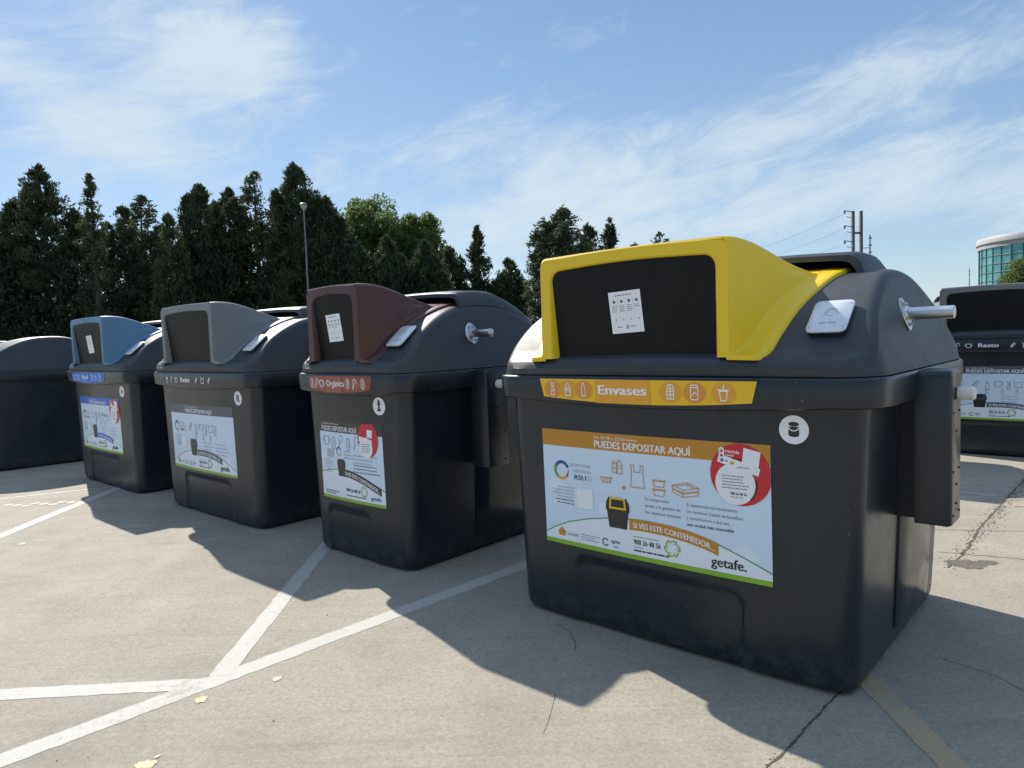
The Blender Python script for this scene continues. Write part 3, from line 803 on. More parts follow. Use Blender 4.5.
def build_hood(bw, hx0, hx1, color):
    """coloured filling hood: framed mouth, sloping roof, flared skirt that follows the lid"""
    fr = .15; mb = MB()
    YF, YE = -.125, .56
    ys = [YF, YF + .006, YF + .02, -.08, -.04, 0, .04, .08, .12, .16, .20, .24, .28, .32, .355, .37, .38, .39, .42, .46, .50, YE]
    def half(y):
        t = (y - YF) / (YE - YF)
        base = (prof(y) if y > -.09 else 1.305) + .018
        top = interp([(YF, 1.796), (-.08, 1.800), (-.03, 1.800), (.02, 1.796), (.08, 1.785), (.14, 1.767), (.20, 1.744), (.30, 1.698), (.39, 1.648), (YE, 1.55)], y)
        if y < YF + .01: top -= .010 * (1 - (y - YF) / .006)
        top = max(top, base + .0012)
        edge = interp([(YF, .10), (-.09, .135), (0, .158), (.10, .19), (.25, .225), (.46, .262), (.56, .262)], y)
        wall = interp([(YF, 0), (-.09, .018), (0, .050), (.10, .080), (.2, .108), (.30, .135), (.385, .165), (.56, .18)], y) * (1 if bw > 1.2 else .75)
        hh = top - base
        if bw < 1.2: edge *= .8
        out = [(edge + .004, base - .02), (edge, base - .004), (edge - .006, base)]
        out += [(edge + (wall + .02 - edge) * .5, base + .001)]
        fil = min(.030, hh * .5)
        for k in range(6):                      # concave fillet from skirt to wall
            a = k / 5
            out.append((wall + .008 + fil * .55 * (1 - a) ** 2.0, base + .003 + fil * a ** 1.6))
        r = min(.032, hh * .4)
        lean = interp([(YF, .006), (0, .038), (.10, .048), (.2, .045), (.30, .03), (.39, .005)], y)
        for k in range(3):
            z = base + fil + (hh - fil - r) * (k + 1) / 3; out.append((wall + .008 - lean * (k + 1) / 3, max(z, out[-1][1] + .0001)))
        x_, z_ = out[-1]
        for k in range(1, 6):
            a = R(90 * k / 5); out.append((x_ - r + r * cos(a), top - r + r * sin(a)))
        return out, x_ - r
    secs = []
    cx = (hx0 + hx1) / 2
    for y in ys:
        h_, flat = half(y)
        right = [(hx1 + a, y, z) for a, z in h_]
        sL = .72 if bw > 1.2 else .6
        left = [(hx0 - (a if a < 0 else a * sL), y, z) for a, z in h_]
        x0, x1 = left[-1][0], right[-1][0]
        tz = right[-1][2]
        mid = [(x0 + (x1 - x0) * k / 8, y, tz + .006 * sin(pi * k / 8)) for k in range(1, 8)]
        sec = left + mid + right[::-1]
        if y > -.1:
            b0 = (prof(y)) + .018; k2 = []
            for x, yy, z in sec:
                w_ = max(0, 1 - max(0, z - b0) / max(.12, 1e-4))        # skirt follows the lid, roof does not
                k2.append((x, yy, z + w_ * (lid_z(bw, x, yy) + .016 - b0)))
            sec = k2
        secs.append(sec)
    n = len(secs[0])
    vs = [p for s_ in secs for p in s_]
    fs = [(i * n + k, i * n + k + 1, (i + 1) * n + k + 1, (i + 1) * n + k) for i in range(len(secs) - 1) for k in range(n - 1)]
    mb.add(vs, fs)
    # mouth frame
    ox0, ox1 = hx0 + .052, hx1 - .045
    zb, zt = 1.316, 1.738
    first = secs[0]; N = n
    def arch(x0, x1, z0, z1, r, y, m_=N):
        pts = []; segs = [((x0, z0), (x0, z1 - r))]
        P_ = [(x0, z0 + (z1 - r - z0) * k / 8) for k in range(8)]
        P_ += [(x0 + r - r * cos(R(90 * k / 6)), z1 - r + r * sin(R(90 * k / 6))) for k in range(6)]
        m2 = 12
        P_ += [(x0 + r + (x1 - x0 - 2 * r) * k / m2, z1 + .012 * sin(pi * k / m2)) for k in range(m2)]
        P_ += [(x1 - r + r * sin(R(90 * k / 6)), z1 - r + r * cos(R(90 * k / 6))) for k in range(6)]
        P_ += [(x1, z1 - r - (z1 - r - z0) * k / 8) for k in range(9)]
        return [(a, y(b) if callable(y) else y, b) for a, b in P_]
    lead = -.028 * 0
    outer = arch(hx0 - .004, hx1 + .004, zb, 1.784, .035, YF)
    inner = arch(ox0, ox1, zb, zt, .06, YF - .003)
    inner2 = arch(ox0 + .006, ox1 - .006, zb, zt - .006, .055, YF + .004)
    depth = lambda z: interp([(zb, -.062), (zt, -.108)], z)
    inner3 = arch(ox0 + .010, ox1 - .010, zb, zt - .010, .05, depth)
    k = len(outer)
    rv = outer + inner + inner2 + inner3
    rf = []
    for j in range(3):
        for i in range(k - 1): rf.append((j * k + i, (j + 1) * k + i, (j + 1) * k + i + 1, j * k + i + 1))
    mb.add(rv, rf)
    # front of the flared skirt, beside the frame
    for sgn, xw, s_ in ((1, hx1, 1), (-1, hx0, .72 if bw > 1.2 else .6)):
        q = [(xw - sgn * .01, YF + .001, zb - .01)]
        h_, _ = half(YF)
        pts = [(xw + sgn * (a * s_ if a > 0 else a), YF + .001, z) for a, z in h_[:13]]
        mb.add(q + pts, [(0, i, i + 1) for i in range(1, len(pts))])
    me = mb.mesh('filling_hood', HOODS[color], 38)
    flap_pts = arch(ox0 + .008, ox1 - .008, zb - .004, zt - .008, .05, lambda z: depth(z) - .012)
    fb = MB(); nn = len(flap_pts)
    back = [(x, y + .02, z) for x, y, z in flap_pts]
    fb.add(flap_pts + back, [tuple(range(nn)), tuple(range(nn, 2 * nn))[::-1]] + [(i, nn + i, nn + (i + 1) % nn, (i + 1) % nn) for i in range(nn)])
    flap = fb.mesh('opening_flap', M_FLAP, 40)
    return S(bw, me), S(bw, flap), (ox0, ox1, zb, zt, depth)

def notice_print():
    p = Print()
    W, H_ = .165, .185
    p.rect(0, W, 0, H_, I_WHITE, 0)
    p.bars(.03, .14, .166, .004, 1, .01, I_GREY, 1)
    for k in range(4):
        x = .014 + k * .039
        p.rect(x + .006, x + .018, .135, .147, I_SLATE, 1)
        p.bars(x, x + .026, .120, .003, 4 if k < 3 else 2, .008, I_GREY, 1)
        if k: p.rect(x - .0075, x - .0068, .05, .155, I_LGREY, 1)
        p.ell(x + .013, .060, .004, .005, I_LGREY, 1, 8)
    p.bars(.03, .065, .026, .004, 1, .01, I_GREY, 1); p.bars(.10, .135, .026, .004, 1, .01, I_NAVY, 1); p.ell(.083, .027, .008, .010, I_LGREY, 1, 12)
    return p

def make_container(color, bw, loc, rz, label, P_sx0, P_w, P_z0, P_h, hx0, hx1, sx, dx, symbol):
    cxy = Vector(loc)
    org = cxy + Vector((cos(rz), sin(rz))) * bw / 2 + Vector((-sin(rz), cos(rz))) * .68
    t = thing('recycling_container', (org.x, org.y, 0), rz, label, 'recycling container', 'row of large recycling containers in the car park')
    obj('body', cached(('body', bw), lambda: build_body(bw)), t)
    obj('rim', cached(('rim', bw), lambda: build_rim(bw)), t)
    obj('lid', cached(('lid', bw), lambda: build_lid(bw)), t)
    obj('lid_cover', cached(('cap', bw), lambda: build_cap(bw, hx0 - .15, hx1 + (.31 if bw > 1.2 else .27))), t)
    hood, flap, (ox0, ox1, zb, zt, depth) = build_hood(bw, hx0, hx1, color)
    obj('hood', hood, t); fl = obj('opening_flap', flap, t)
    narrow = bw < 1.2
    if color != 'grey':
        nx = ox0 + (ox1 - ox0) * (.385 if not narrow else .30); nz = 1.425 if not narrow else 1.44
        if color == 'blue': nx = ox0 + (ox1 - ox0) * .42
        sc_ = 1.0 if not narrow else .95
        rot = R(2.5)
        def fn(a, b, off):
            a *= sc_; b *= sc_; X_ = nx + a * cos(rot) - b * sin(rot); Z_ = nz + a * sin(rot) + b * cos(rot)
            return (X_, depth(Z_) - .012 - off, Z_)
        obj('notice', S(bw, cached_print('notice').mesh('notice', fn, 0)), fl)
    # poster
    pp = poster_print(P_w, P_h, color, narrow)
    obj('poster', S(bw, pp.mesh('poster', lambda a, b, off: body_front(bw, P_sx0 + a, P_z0 + b, off))), t)
    sp = strip_print(sx[1] - sx[0], .086, color)
    st = obj('label_strip', S(bw, sp.mesh('label_strip', lambda a, b, off: rim_front(bw, sx[0] + a, 1.136 + b, off))), t)
    # round sticker
    rp = Print(); rr_ = .056
    rp.ell(0, 0, rr_, rr_, I_WHITE, 0, 36)
    if symbol == 'can':
        rp.ell(0, .022, .020, .009, I_BLACK, 1, 18); rp.rect(-.020, .020, -.020, .012, I_BLACK, 1.5); rp.ell(0, -.020, .020, .008, I_BLACK, 2, 18); rp.arc(0, .017, .021, 200, 340, .004, I_WHITE, 3)
    elif symbol == 'R': rp.text('R', 0, -.030, .060, I_BLACK, 1, .03, 'c')
    elif symbol == 'core':
        rp.ell(0, .028, .012, .012, I_BLACK, 1, 12); rp.rect(-.008, .008, -.022, .022, I_BLACK, 1.5); rp.ell(0, -.024, .018, .008, I_BLACK, 2, 12); rp.ell(0, .014, .017, .006, I_BLACK, 2.5, 12)
    else:
        rp.poly([(-.018, .002), (.004, .024), (.022, .01), (.014, -.026), (-.010, -.012)], I_BLACK, 1)
    obj('round_sticker', S(bw, rp.mesh('round_sticker', lambda a, b, off: body_front(bw, dx + a, 1.032 + b, off), .02)), t)
    # reader plate on the shoulder
    def card():
        mb = MB(); c = Vector((bw - .072, .072, 1.440)); ey = Vector((0, .145, .120)).normalized(); ex = Vector((1, 0, 0)); nrm = ex.cross(ey)
        c += nrm * .026
        mx = Matrix((ex, ey, nrm)).transposed().to_4x4(); mx.translation = c
        def rrect(w_, h_, z0, z1, r):
            loops = []
            for z, s_ in ((z0, 0), (z1 - .002, 0), (z1, .0025)):
                L = []
                for qx, qy, a0 in ((1, -1, -90), (1, 1, 0), (-1, 1, 90), (-1, -1, 180)):
                    for k in range(6):
                        a = R(a0 + 90 * k / 5); L.append(mx @ Vector((qx * (w_ / 2 - r) + (r - s_) * cos(a), qy * (h_ / 2 - r) + (r - s_) * sin(a), z)))
                loops.append(L)
            mb.rings(loops)
        rrect(.140, .180, -.05, .0, .02)
        base = mb.mesh('reader_base', M_RIM, 40)
        mb = MB(); rrect(.147, .188, .0005, .008, .024)
        plate = mb.mesh('reader_plate', M_CARD, 40)
        p = Print()
        p.bars(-.03, .045, -.048, .009, 1, .01, I_LGREY, 1); p.arc(.0, .02, .022, 20, 300, .0022, I_LGREY, 1); p.stroke([(-.03, .0), (.0, .04), (.03, .01)], .002, I_LGREY, 1)
        for q in ((-.062, -.07), (.062, -.07), (.062, .07)): p.ell(*q, .003, .003, I_GREY, 1, 8)
        marks = p.mesh('plate_print', lambda a, b, off: mx @ Vector((a, b, .0075 + off)), 0)
        return S(bw, base), S(bw, plate), S(bw, marks)
    cb, cp, cm = cached(('card', bw), card)
    rb = obj('card_reader', cb, t); obj('plate', cp, rb); obj('print', cm, rb)
    # lifting pins, pockets, side panels on both ends
    for sgn in (1, -1):
        X = (lambda q: q) if sgn > 0 else (lambda q: bw - q)
        def pin():
            mb = MB(); xe = X(bw + .062); pts = []
            z0 = 1.465; y0 = .515
            L0, L1, L2 = [], [], []
            for k in range(24):
                a = 2 * pi * k / 24; y = y0 +   .050 * cos(a) * (1 + .12 * cos(2 * a)); z = z0 + .070 * sin(a)
                dx_ = -(z - z0) * .26
                for L, o, s_ in ((L0, -.012, 1), (L1, .006, 1), (L2, .009, .94)): L.append((X(bw + .079 + o + dx_), y0 + (y - y0) * s_, z0 + (z - z0) * s_))
            mb.rings([L0, L1, L2])
            plate = mb.mesh('pin_plate', M_STEEL, 40)
            bolts = []
            for (a, b) in ((-.02, .042), (.02, .042), (-.02, -.042), (.02, -.042)):
                mb = MB(); xx = X(bw + .085 - b * .26); mb.tube([(xx, y0 + a, z0 + b), (X(bw + .097 - b * .26), y0 + a, z0 + b)], .008, 6)
                bolts.append(S(bw, mb.mesh('bolt', M_BOLT, 40)))
            mb = MB()
            xs = [X(bw + q) for q in (.070, .090, .096, .098, .252, .258, .261)]
            rs = [.034, .034, .032, .0265, .0265, .0265, .022]
            mb.tube([(x, y0, z0) for x in xs], rs, 24)
            xs = [X(bw + q) for q in (.246, .249, .257, .260)]
            pinm = mb.mesh('lifting_pin', M_STEEL, 40)
            return S(bw, pinm), S(bw, plate), bolts
        a, b, c = cached(('pin', bw, sgn), pin)
        po = obj('lifting_pin', a, t); obj('pin_plate', b, po)
        for q in c: obj('bolt', q, po)
        def pocket():
            mb = MB()
            ring = []
            x0, x1 = bw + .13, bw + .262
            for x, ins in ((x0, 0), (x1 - .014, 0), (x1 - .004, .004), (x1, .014)):
                L = []
                r = .03
                for (qy, qz, a0, r_) in ((.45, .60, 180, .006), (.65, .60, 270, .006), (.65, 1.232, 0, .03), (.45, 1.232, 90, .03)):
                    cy_ = qy + (r_ if qy < .5 else -r_); cz_ = qz + (r_ if qz < 1 else -r_)
                    for k in range(5):
                        a = R(a0 + 90 * k / 4); L.append((X(x), cy_ + max(r_ - ins, .001) * cos(a) + (ins if qy < .5 else -ins) * (1 if r_ < .01 else 0), cz_ + max(r_ - ins, .001) * sin(a)))
                ring.append(L)
            mb.rings(ring)
            xa, xb = sorted((X(bw + .02), X(bw + .135))); mb.box(xa, xb, .50, .63, .61, 1.2)
            box = mb.mesh('lifting_pocket', M_RIM, 40)
            riv = []
            for zz in (.64, .68, .76, .82, .98, 1.06):
                for yy in ((.485, .61) if zz in (.64, .82, 1.06) else (.55,)): 
                    mb = MB(); mb.tube([(X(bw + .261), yy, zz), (X(bw + .265), yy, zz)], .005, 8); riv.append(S(bw, mb.mesh('rivet', M_RUBBER, 40)))
            mb = MB(); mb.tube([(X(bw + q), .55, 1.135) for q in (.255, .262, .268, .320, .327)], [.018, .018, .028, .028, .022], 18)
            rol = mb.mesh('roller', M_WHITE_PL, 40)
            return S(bw, box), riv, S(bw, rol)
        a, b, c = cached(('pocket', bw, sgn), pocket)
        po = obj('lifting_pocket', a, t); obj('roller', c, po)
        for q in b: obj('rivet', q, po)
        def panel():
            mb = MB(); rings = []
            for z in (.10, .11, .3, .5, .7, .9, 1.09, 1.10):
                x0, x1, y0, y1 = body_ring_params(bw, z)
                e = .010 if .105 < z < 1.095 else .002
                b_ = .004
                L = [(-.01, .53), (e - .004, .53), (e, .536), (e + .010, .66), (e + .016, .84), (e + .012, 1.02), (e + .002, 1.14), (e - .003, 1.15), (-.01, 1.15)]
                rings.append([(X(x1 + a), y, z) for a, y in L])
            mb.rings(rings)
            return S(bw, mb.mesh('side_panel', M_PANEL, 40))
        obj('side_panel', cached(('panel', bw, sgn), panel), t)
    # feet
    for fx in (.16, bw - .16):
        for fy in (.11, 1.2):
            def foot():
                mb = MB(); mb.box(-.055, .055, -.04, .04, 0, .03, bev=.006); return mb.mesh('foot', M_RUBBER, 40)
            o = obj('foot', cached('foot', foot), t); o.location = (fx - bw / 2, fy - .68, 0)
    return t

def cached_print(k):
    return cached(('print', k), notice_print)

def copy_tree(o, parent=None):
    c = o.copy(); COL.objects.link(c); c.parent = parent
    for ch in list(o.children): copy_tree(ch, c)
    return c

# ------------------------------------------------------------------ ground
def ground_material():
    mt = bpy.data.materials.new('worn_concrete'); mt.use_nodes = True
    t = NT(mt.node_tree); p = t.n['Principled BSDF']
    co = t.new('ShaderNodeTexCoord').outputs['Object']
    big = t.noise(co, 0.35, 6, 0.6, 0.8)
    mid = t.noise(co, 2.2, 8, 0.65, 0.5)
    fine = t.noise(co, 60, 5, 0.75)
    grit = t.noise(co, 260, 3, 0.8)
    c1 = t.ramp(big, [(0.3, (0.240, 0.217, 0.175)), (0.7, (0.325, 0.296, 0.242))])
    c2 = t.mix(t.mapr(mid, 0.35, 0.75), c1, (0.385, 0.352, 0.288))
    c3 = t.mix(t.mapr(fine, 0.46, 0.66, 0, 0.75), c2, (0.20, 0.178, 0.145))
    c3 = t.mix(t.mapr(t.noise(co, 38, 6, 0.85), 0.50, 0.66, 0, 0.55), c3, (0.44, 0.41, 0.34))
    c4 = t.mix(t.mapr(grit, 0.55, 0.70, 0, 0.8), c3, (0.52, 0.48, 0.41))
    c4 = t.mix(t.mapr(t.noise(co, 210, 2, 0.7), 0.60, 0.72, 0, .8), c4, (0.11, 0.10, 0.09))
    c4 = t.mix(t.mapr(t.noise(co, 7, 7, 0.78, 1.0), 0.54, 0.70, 0, 0.42), c4, (0.17, 0.155, 0.13))
    # tyre-drag and broom streaks
    mp = t.new('ShaderNodeMapping'); mp.inputs['Rotation'].default_value = (0, 0, R(62)); mp.inputs['Scale'].default_value = (0.5, 9, 1)
    t.put(mp.inputs[0], co)
    st = t.noise(mp.outputs[0], 1.0, 7, 0.7, 0.6)
    c5 = t.mix(t.mapr(st, 0.55, 0.78, 0, 0.35), c4, (0.16, 0.15, 0.14))
    mp2 = t.new('ShaderNodeMapping'); mp2.inputs['Rotation'].default_value = (0, 0, R(-28)); mp2.inputs['Scale'].default_value = (0.35, 6, 1)
    t.put(mp2.inputs[0], co)
    c5 = t.mix(t.mapr(t.noise(mp2.outputs[0], 1.0, 7, 0.72, 1.0), 0.55, 0.75, 0, 0.4), c5, (0.15, 0.14, 0.13))
    # hairline cracks
    vo = t.new('ShaderNodeTexVoronoi', feature='DISTANCE_TO_EDGE'); vo.inputs['Scale'].default_value = 0.33
    wv = t.new('ShaderNodeVectorMath', operation='ADD'); ns = t.new('ShaderNodeTexNoise'); ns.inputs['Scale'].default_value = 1.6; ns.inputs['Detail'].default_value = 8
    t.put(ns.inputs['Vector'], co)
    sc = t.vmath('SCALE', ns.outputs['Color']); sc.node.inputs['Scale'].default_value = 0.9
    t.put(wv.inputs[0], co); t.put(wv.inputs[1], sc); t.put(vo.inputs['Vector'], wv.outputs[0])
    crack = t.math('MULTIPLY', t.mapr(vo.outputs['Distance'], 0.0, 0.0028, 1, 0), t.mapr(t.noise(co, 0.8, 3, 0.5), 0.45, 0.62))
    c6 = t.mix(t.math('MULTIPLY', crack, 0.22), c5, (0.07, 0.065, 0.06))
    # oil spots
    sp = t.noise(co, 1.1, 2, 0.4)
    c7 = t.mix(t.mapr(sp, 0.70, 0.78, 0, 0.45), c6, (0.10, 0.095, 0.09))
    t.put(p.inputs['Base Color'], c7)
    p.inputs['Roughness'].default_value = 0.82
    p.inputs['Specular IOR Level'].default_value = 0.25
    bn = t.new('ShaderNodeBump'); bn.inputs['Strength'].default_value = 0.8; bn.inputs['Distance'].default_value = 0.006
    hgt = t.math('ADD', t.math('MULTIPLY', fine, 0.5), t.math('ADD', t.math('MULTIPLY', grit, 0.4), t.math('MULTIPLY', mid, 0.9)))
    t.put(bn.inputs['Height'], hgt); t.put(p.inputs['Normal'], bn.outputs[0])
    return mt
gm = ground_material()
g = obj('ground', mesh_from('ground', [(-3000, -400, 0), (3000, -400, 0), (3000, 5000, 0), (-3000, 5000, 0)], [(0, 1, 2, 3)], gm, smooth=0))
tag(g, kind='structure')

M_FIELD = mat('dry_grass_soil', (0.13, 0.115, 0.06), 0.95, var=0.35, vscale=.6)
tag(obj('field', mesh_from('field', [(-600, 27, .03), (600, 27, .03), (600, 2500, .03), (-600, 2500, .03)], [(0, 1, 2, 3)], M_FIELD, smooth=0)), kind='structure')
M_KERB = mat('kerb_concrete', (0.32, 0.30, 0.27), 0.85, var=0.15, vscale=3)
mb = MB(); mb.box(-600, 600, 26.8, 27.02, 0, .14, bev=.02); tag(obj('kerb', mb.mesh('kerb', M_KERB, 30)), kind='structure')

def paint_mat(name, c, wear):
    mt = bpy.data.materials.new(name); mt.use_nodes = True
    t = NT(mt.node_tree); p = t.n['Principled BSDF']
    co = t.new('ShaderNodeTexCoord').outputs['Object']
    f = t.math('ADD', t.math('MULTIPLY', t.noise(co, 28, 7, 0.75), 0.6), t.math('MULTIPLY', t.noise(co, 3, 4, 0.6), 0.4))
    spk = t.noise(co, 180, 3, 0.8)
    k = t.mapr(f, 0.60 - wear, 0.66 - wear * .5, 0, 0.8)
    k = t.math('MAXIMUM', k, t.mapr(spk, 0.53, 0.66, 0, 0.8))
    t.put(p.inputs['Base Color'], t.mix(k, c, (0.26, 0.24, 0.205)))
    p.inputs['Roughness'].default_value = 0.75
    bn = t.new('ShaderNodeBump'); bn.inputs['Strength'].default_value = 0.4; bn.inputs['Distance'].default_value = 0.004
    t.put(bn.inputs['Height'], spk); t.put(p.inputs['Normal'], bn.outputs[0])
    return mt
PW = paint_mat('worn_white_road_paint', (0.43, 0.42, 0.385), 0.075)
PY = paint_mat('worn_yellow_road_paint', (0.40, 0.31, 0.18), 0.13)
LAYER = [0.0012]
def road_line(name, a, b, wd, m_, seed=0):
    """painted line with slightly ragged edges"""
    a, b = Vector(a), Vector(b); d = (b - a); L = d.length; d.normalize(); nrm = Vector((-d.y, d.x))
    n = max(8, int(L / .035)); rr = random.Random(seed); vs = []; fs = []
    z = LAYER[0]; LAYER[0] += .00022
    for i in range(n + 1):
        c = a + d * L * i / n; e1 = rr.gauss(0, .0022); e2 = rr.gauss(0, .0022)
        vs += [(c.x + nrm.x * (wd / 2 + e1), c.y + nrm.y * (wd / 2 + e1), z), (c.x - nrm.x * (wd / 2 + e2), c.y - nrm.y * (wd / 2 + e2), z)]
    for i in range(n): fs.append((2 * i, 2 * i + 1, 2 * i + 3, 2 * i + 2))
    o = obj(name, mesh_from(name, vs, fs, m_, smooth=0)); tag(o, kind='structure'); return o
road_line('road_marking', (-3.2, 1.01), (1.6, 5.93), .105, PW, 1)
road_line('road_marking', (-7.0, 2.70), (-1.33, 2.912), .10, PW, 2)
road_line('road_marking', (-1.318, 2.98), (-1.385, 5.9), .10, PW, 3)
road_line('road_marking', (-4.02, 3.2), (-4.24, 8.6), .11, PW, 4)
road_line('road_marking', (-6.6, 6.25), (-3.9, 7.62), .05, PW, 5)
road_line('road_marking', (1.36, 1.4), (1.385, 2.95), .095, PY, 6)
road_line('road_marking', (3.2, 6.35), (3.90, 5.64), .05, PW, 7)
road_line('road_marking', (3.84, 5.36), (5.6, 4.5), .11, PY, 8)

# joints, cracks and litter in the concrete
M_CRACK = mat('crack_dirt', (0.075, 0.062, 0.048), 0.95, var=0.3, vscale=60)
M_STAIN = mat('damp_dirt', (0.115, 0.10, 0.082), 0.9, var=0.75, vscale=60)
def crack(name, pts, wd, seed, m_=None, z=.0012):
    rr = random.Random(seed); vs = []; fs = []
    P_ = [Vector(p) for p in pts]; seq = []
    for a, b in zip(P_[:-1], P_[1:]):
        n = max(4, int((b - a).length / .018))
        for i in range(n): seq.append(a + (b - a) * i / n)
    off = 0
    for i, c in enumerate(seq):
        q = seq[min(i + 1, len(seq) - 1)] - seq[max(i - 1, 0)]; q = q.normalized() if q.length else Vector((1, 0)); nrm = Vector((-q.y, q.x))
        off = off * .85 + rr.gauss(0, min(wd, .012) * .22); h = wd * (.5 + .45 * abs(rr.gauss(0, 1))) / 2
        c = c + nrm * off
        vs += [(c.x + nrm.x * h, c.y + nrm.y * h, z), (c.x - nrm.x * h, c.y - nrm.y * h, z)]
    for i in range(len(seq) - 1): fs.append((2 * i, 2 * i + 1, 2 * i + 3, 2 * i + 2))
    return tag(obj(name, mesh_from(name, vs, fs, m_ or M_CRACK, smooth=0)), kind='structure')
crack('pavement_crack', [(1.24, 2.66), (1.0, 2.42), (.76, 2.17), (.3, 1.7)], .010, 1)
crack('pavement_crack', [(2.5, 4.0), (3.0, 4.55), (3.7, 5.32), (4.5, 6.15), (5.4, 7.1)], .016, 2)
crack('pavement_joint', [(2.62, 4.30), (3.2, 4.02), (4.6, 3.35)], .008, 3)
crack('pavement_joint', [(2.3, 4.9), (3.6, 4.62), (4.9, 4.35)], .007, 4)
crack('pavement_crack', [(.13, 2.72), (.09, 2.52), (.06, 2.42)], .0022, 5)
crack('pavement_crack', [(.19, 3.40), (.235, 3.30), (.25, 3.20), (.245, 3.08)], .004, 8)
crack('pavement_crack', [(1.78, 2.9), (1.90, 2.74), (1.94, 2.55), (1.90, 2.32)], .003, 9)
# patch of damp dirt by the bin
vs = []; rr = random.Random(5)
for k in range(40):
    a = 2 * pi * k / 40; q = 1 + .25 * sin(3 * a + 1) + rr.uniform(-.16, .16); vs.append((2.66 + .13 * q * cos(a), 4.06 + .075 * q * sin(a), .0014))
tag(obj('dirt_patch', mesh_from('dirt_patch', vs, [tuple(range(40))], M_STAIN, smooth=0)), kind='structure')
# small gravel and dry bits along the cracks, one scatter
M_GRIT = mat('loose_grit', (0.20, 0.17, 0.12), 0.95, var=0.5, vscale=40)
mb = MB(); rr = random.Random(9)
def pebble(x, y, s_):
    a = rr.uniform(0, pi); c, d = cos(a), sin(a)
    q = [(1, .1), (.3, .8), (-.7, .6), (-1, -.2), (-.2, -.8), (.7, -.6)]
    vs = [(x + s_ * (u * c - v * d), y + s_ * (u * d + v * c), .0) for u, v in q] + [(x + s_ * .5 * (u * c - v * d), y + s_ * .5 * (u * d + v * c), s_ * rr.uniform(.4, .9)) for u, v in q]
    mb.add(vs, [(i, (i + 1) % 6, 6 + (i + 1) % 6, 6 + i) for i in range(6)] + [(6, 7, 8, 9, 10, 11)])
for _ in range(900):
    t_ = rr.random() ** .8
    x, y = 2.45 + 2.6 * t_, 3.95 + 2.75 * t_; s_ = rr.gauss(0, .022)
    pebble(x + s_, y - s_ + rr.gauss(0, .02), rr.uniform(.002, .0075))
for _ in range(90): t_ = rr.random(); pebble(.5 + .74 * t_ + rr.gauss(0, .012), 1.9 + .76 * t_ + rr.gauss(0, .012), rr.uniform(.002, .005))
for _ in range(60): pebble(rr.uniform(-3, 3), rr.uniform(2.2, 6), rr.uniform(.002, .005))
tag(obj('loose_grit', mb.mesh('loose_grit', M_GRIT, 0)), 'scattered brown grit and dry bits along the pavement cracks', 'grit', kind='stuff')
# spots of spilt road paint
PS = paint_mat('spilt_pale_yellow_paint', (0.50, 0.45, 0.27), 0.03)
def spot(px, py, w_, h_, rot, seed, m_=None):
    d = pxdir(px, py); k = -CAMH / d.z; x, y = d.x * k, d.y * k
    r2 = random.Random(seed); vs = []; n = 26
    for j in range(n):
        a = 2 * pi * j / n; q = r2.uniform(.72, 1.12)
        u, v = w_ * q * cos(a), h_ * q * sin(a); vs.append((x + u * cos(rot) - v * sin(rot), y + u * sin(rot) + v * cos(rot), .0022))
    tag(obj('paint_spot', mesh_from('paint_spot', vs, [tuple(range(n))], m_ or PS, smooth=0)), kind='structure')
spot(201, 700, .026, .030, .3, 1); spot(277, 679, .022, .022, .9, 2, PW); spot(146, 765, .040, .030, .1, 3); spot(157, 757, .014, .008, 1, 6)
for k in range(9): spot(8 + 9 * k, 505 - .5 * k + (k % 3), .05, .045, .2 * k, 10 + k, PW)
spot(22, 544, .03, .03, 0, 30, PW); spot(40, 541, .012, .02, 0, 31, PW)

# ------------------------------------------------------------------ the containers
ANG = R(-41.75)
WIDE, NARROW = 1.585, .943
yel = make_container('yellow', WIDE, (.064, 3.669), ANG, 'nearest dark container, with bright yellow hood and orange strip reading Envases', .160, 1.160, .392, .574, .238, 1.182, (.215, 1.30), 1.411, 'can')
bro = make_container('brown', NARROW, (-1.36, 4.904), ANG, 'narrow dark container with dark brown hood, left of the yellow-hooded one', .091, .69, .385, .53, .125, .675, (.10, .80), .77, 'core')
gre = make_container('grey', WIDE, (-3.16, 6.47), ANG, 'dark container with mid grey hood, between the brown-hooded and blue-hooded ones', .15, 1.166, .385, .570, .238, 1.182, (.25, 1.16), 1.411, 'R')
blu = make_container('blue', WIDE, (-4.93, 8.03), ANG, 'dark container with dusty blue hood and blue label strip', .15, 1.166, .385, .570, .238, 1.182, (.18, 1.20), 1.411, 'leafmark')
def clone(loc, rz, label, plain=False):
    c = copy_tree(gre)
    org = Vector(loc) + Vector((cos(rz), sin(rz))) * WIDE / 2 + Vector((-sin(rz), cos(rz))) * .68
    c.location = (org.x, org.y, 0); c.rotation_euler = (0, 0, rz); c['label'] = label
    if plain:                                  # this model has no lifting gear on its end
        for ch in list(c.children):
            if ch.name.split('.')[0] in ('lifting_pin', 'lifting_pocket', 'side_panel', 'hood', 'opening_flap', 'lid_cover', 'card_reader'):
                for q in list(ch.children): bpy.data.objects.remove(q)
                bpy.data.objects.remove(ch)
    return c
a5 = R(-46)
clone((-6.428 - 1.585 * cos(a5), 8.654 - 1.585 * sin(a5)), a5, 'dark container at the left edge showing its plain shaded end, beside the blue-hooded one', True)
clone((-9.46, 11.36), ANG, 'farthest dark container, just its pale lid seen at the left edge', True)
clone((4.56, 7.88), ANG, 'dark container with strip reading Resto, behind the yellow-hooded one at the right edge')
clone((1.79, 8.03), ANG, 'dark container right behind the yellow-hooded one, seen only by its shadow at its right')

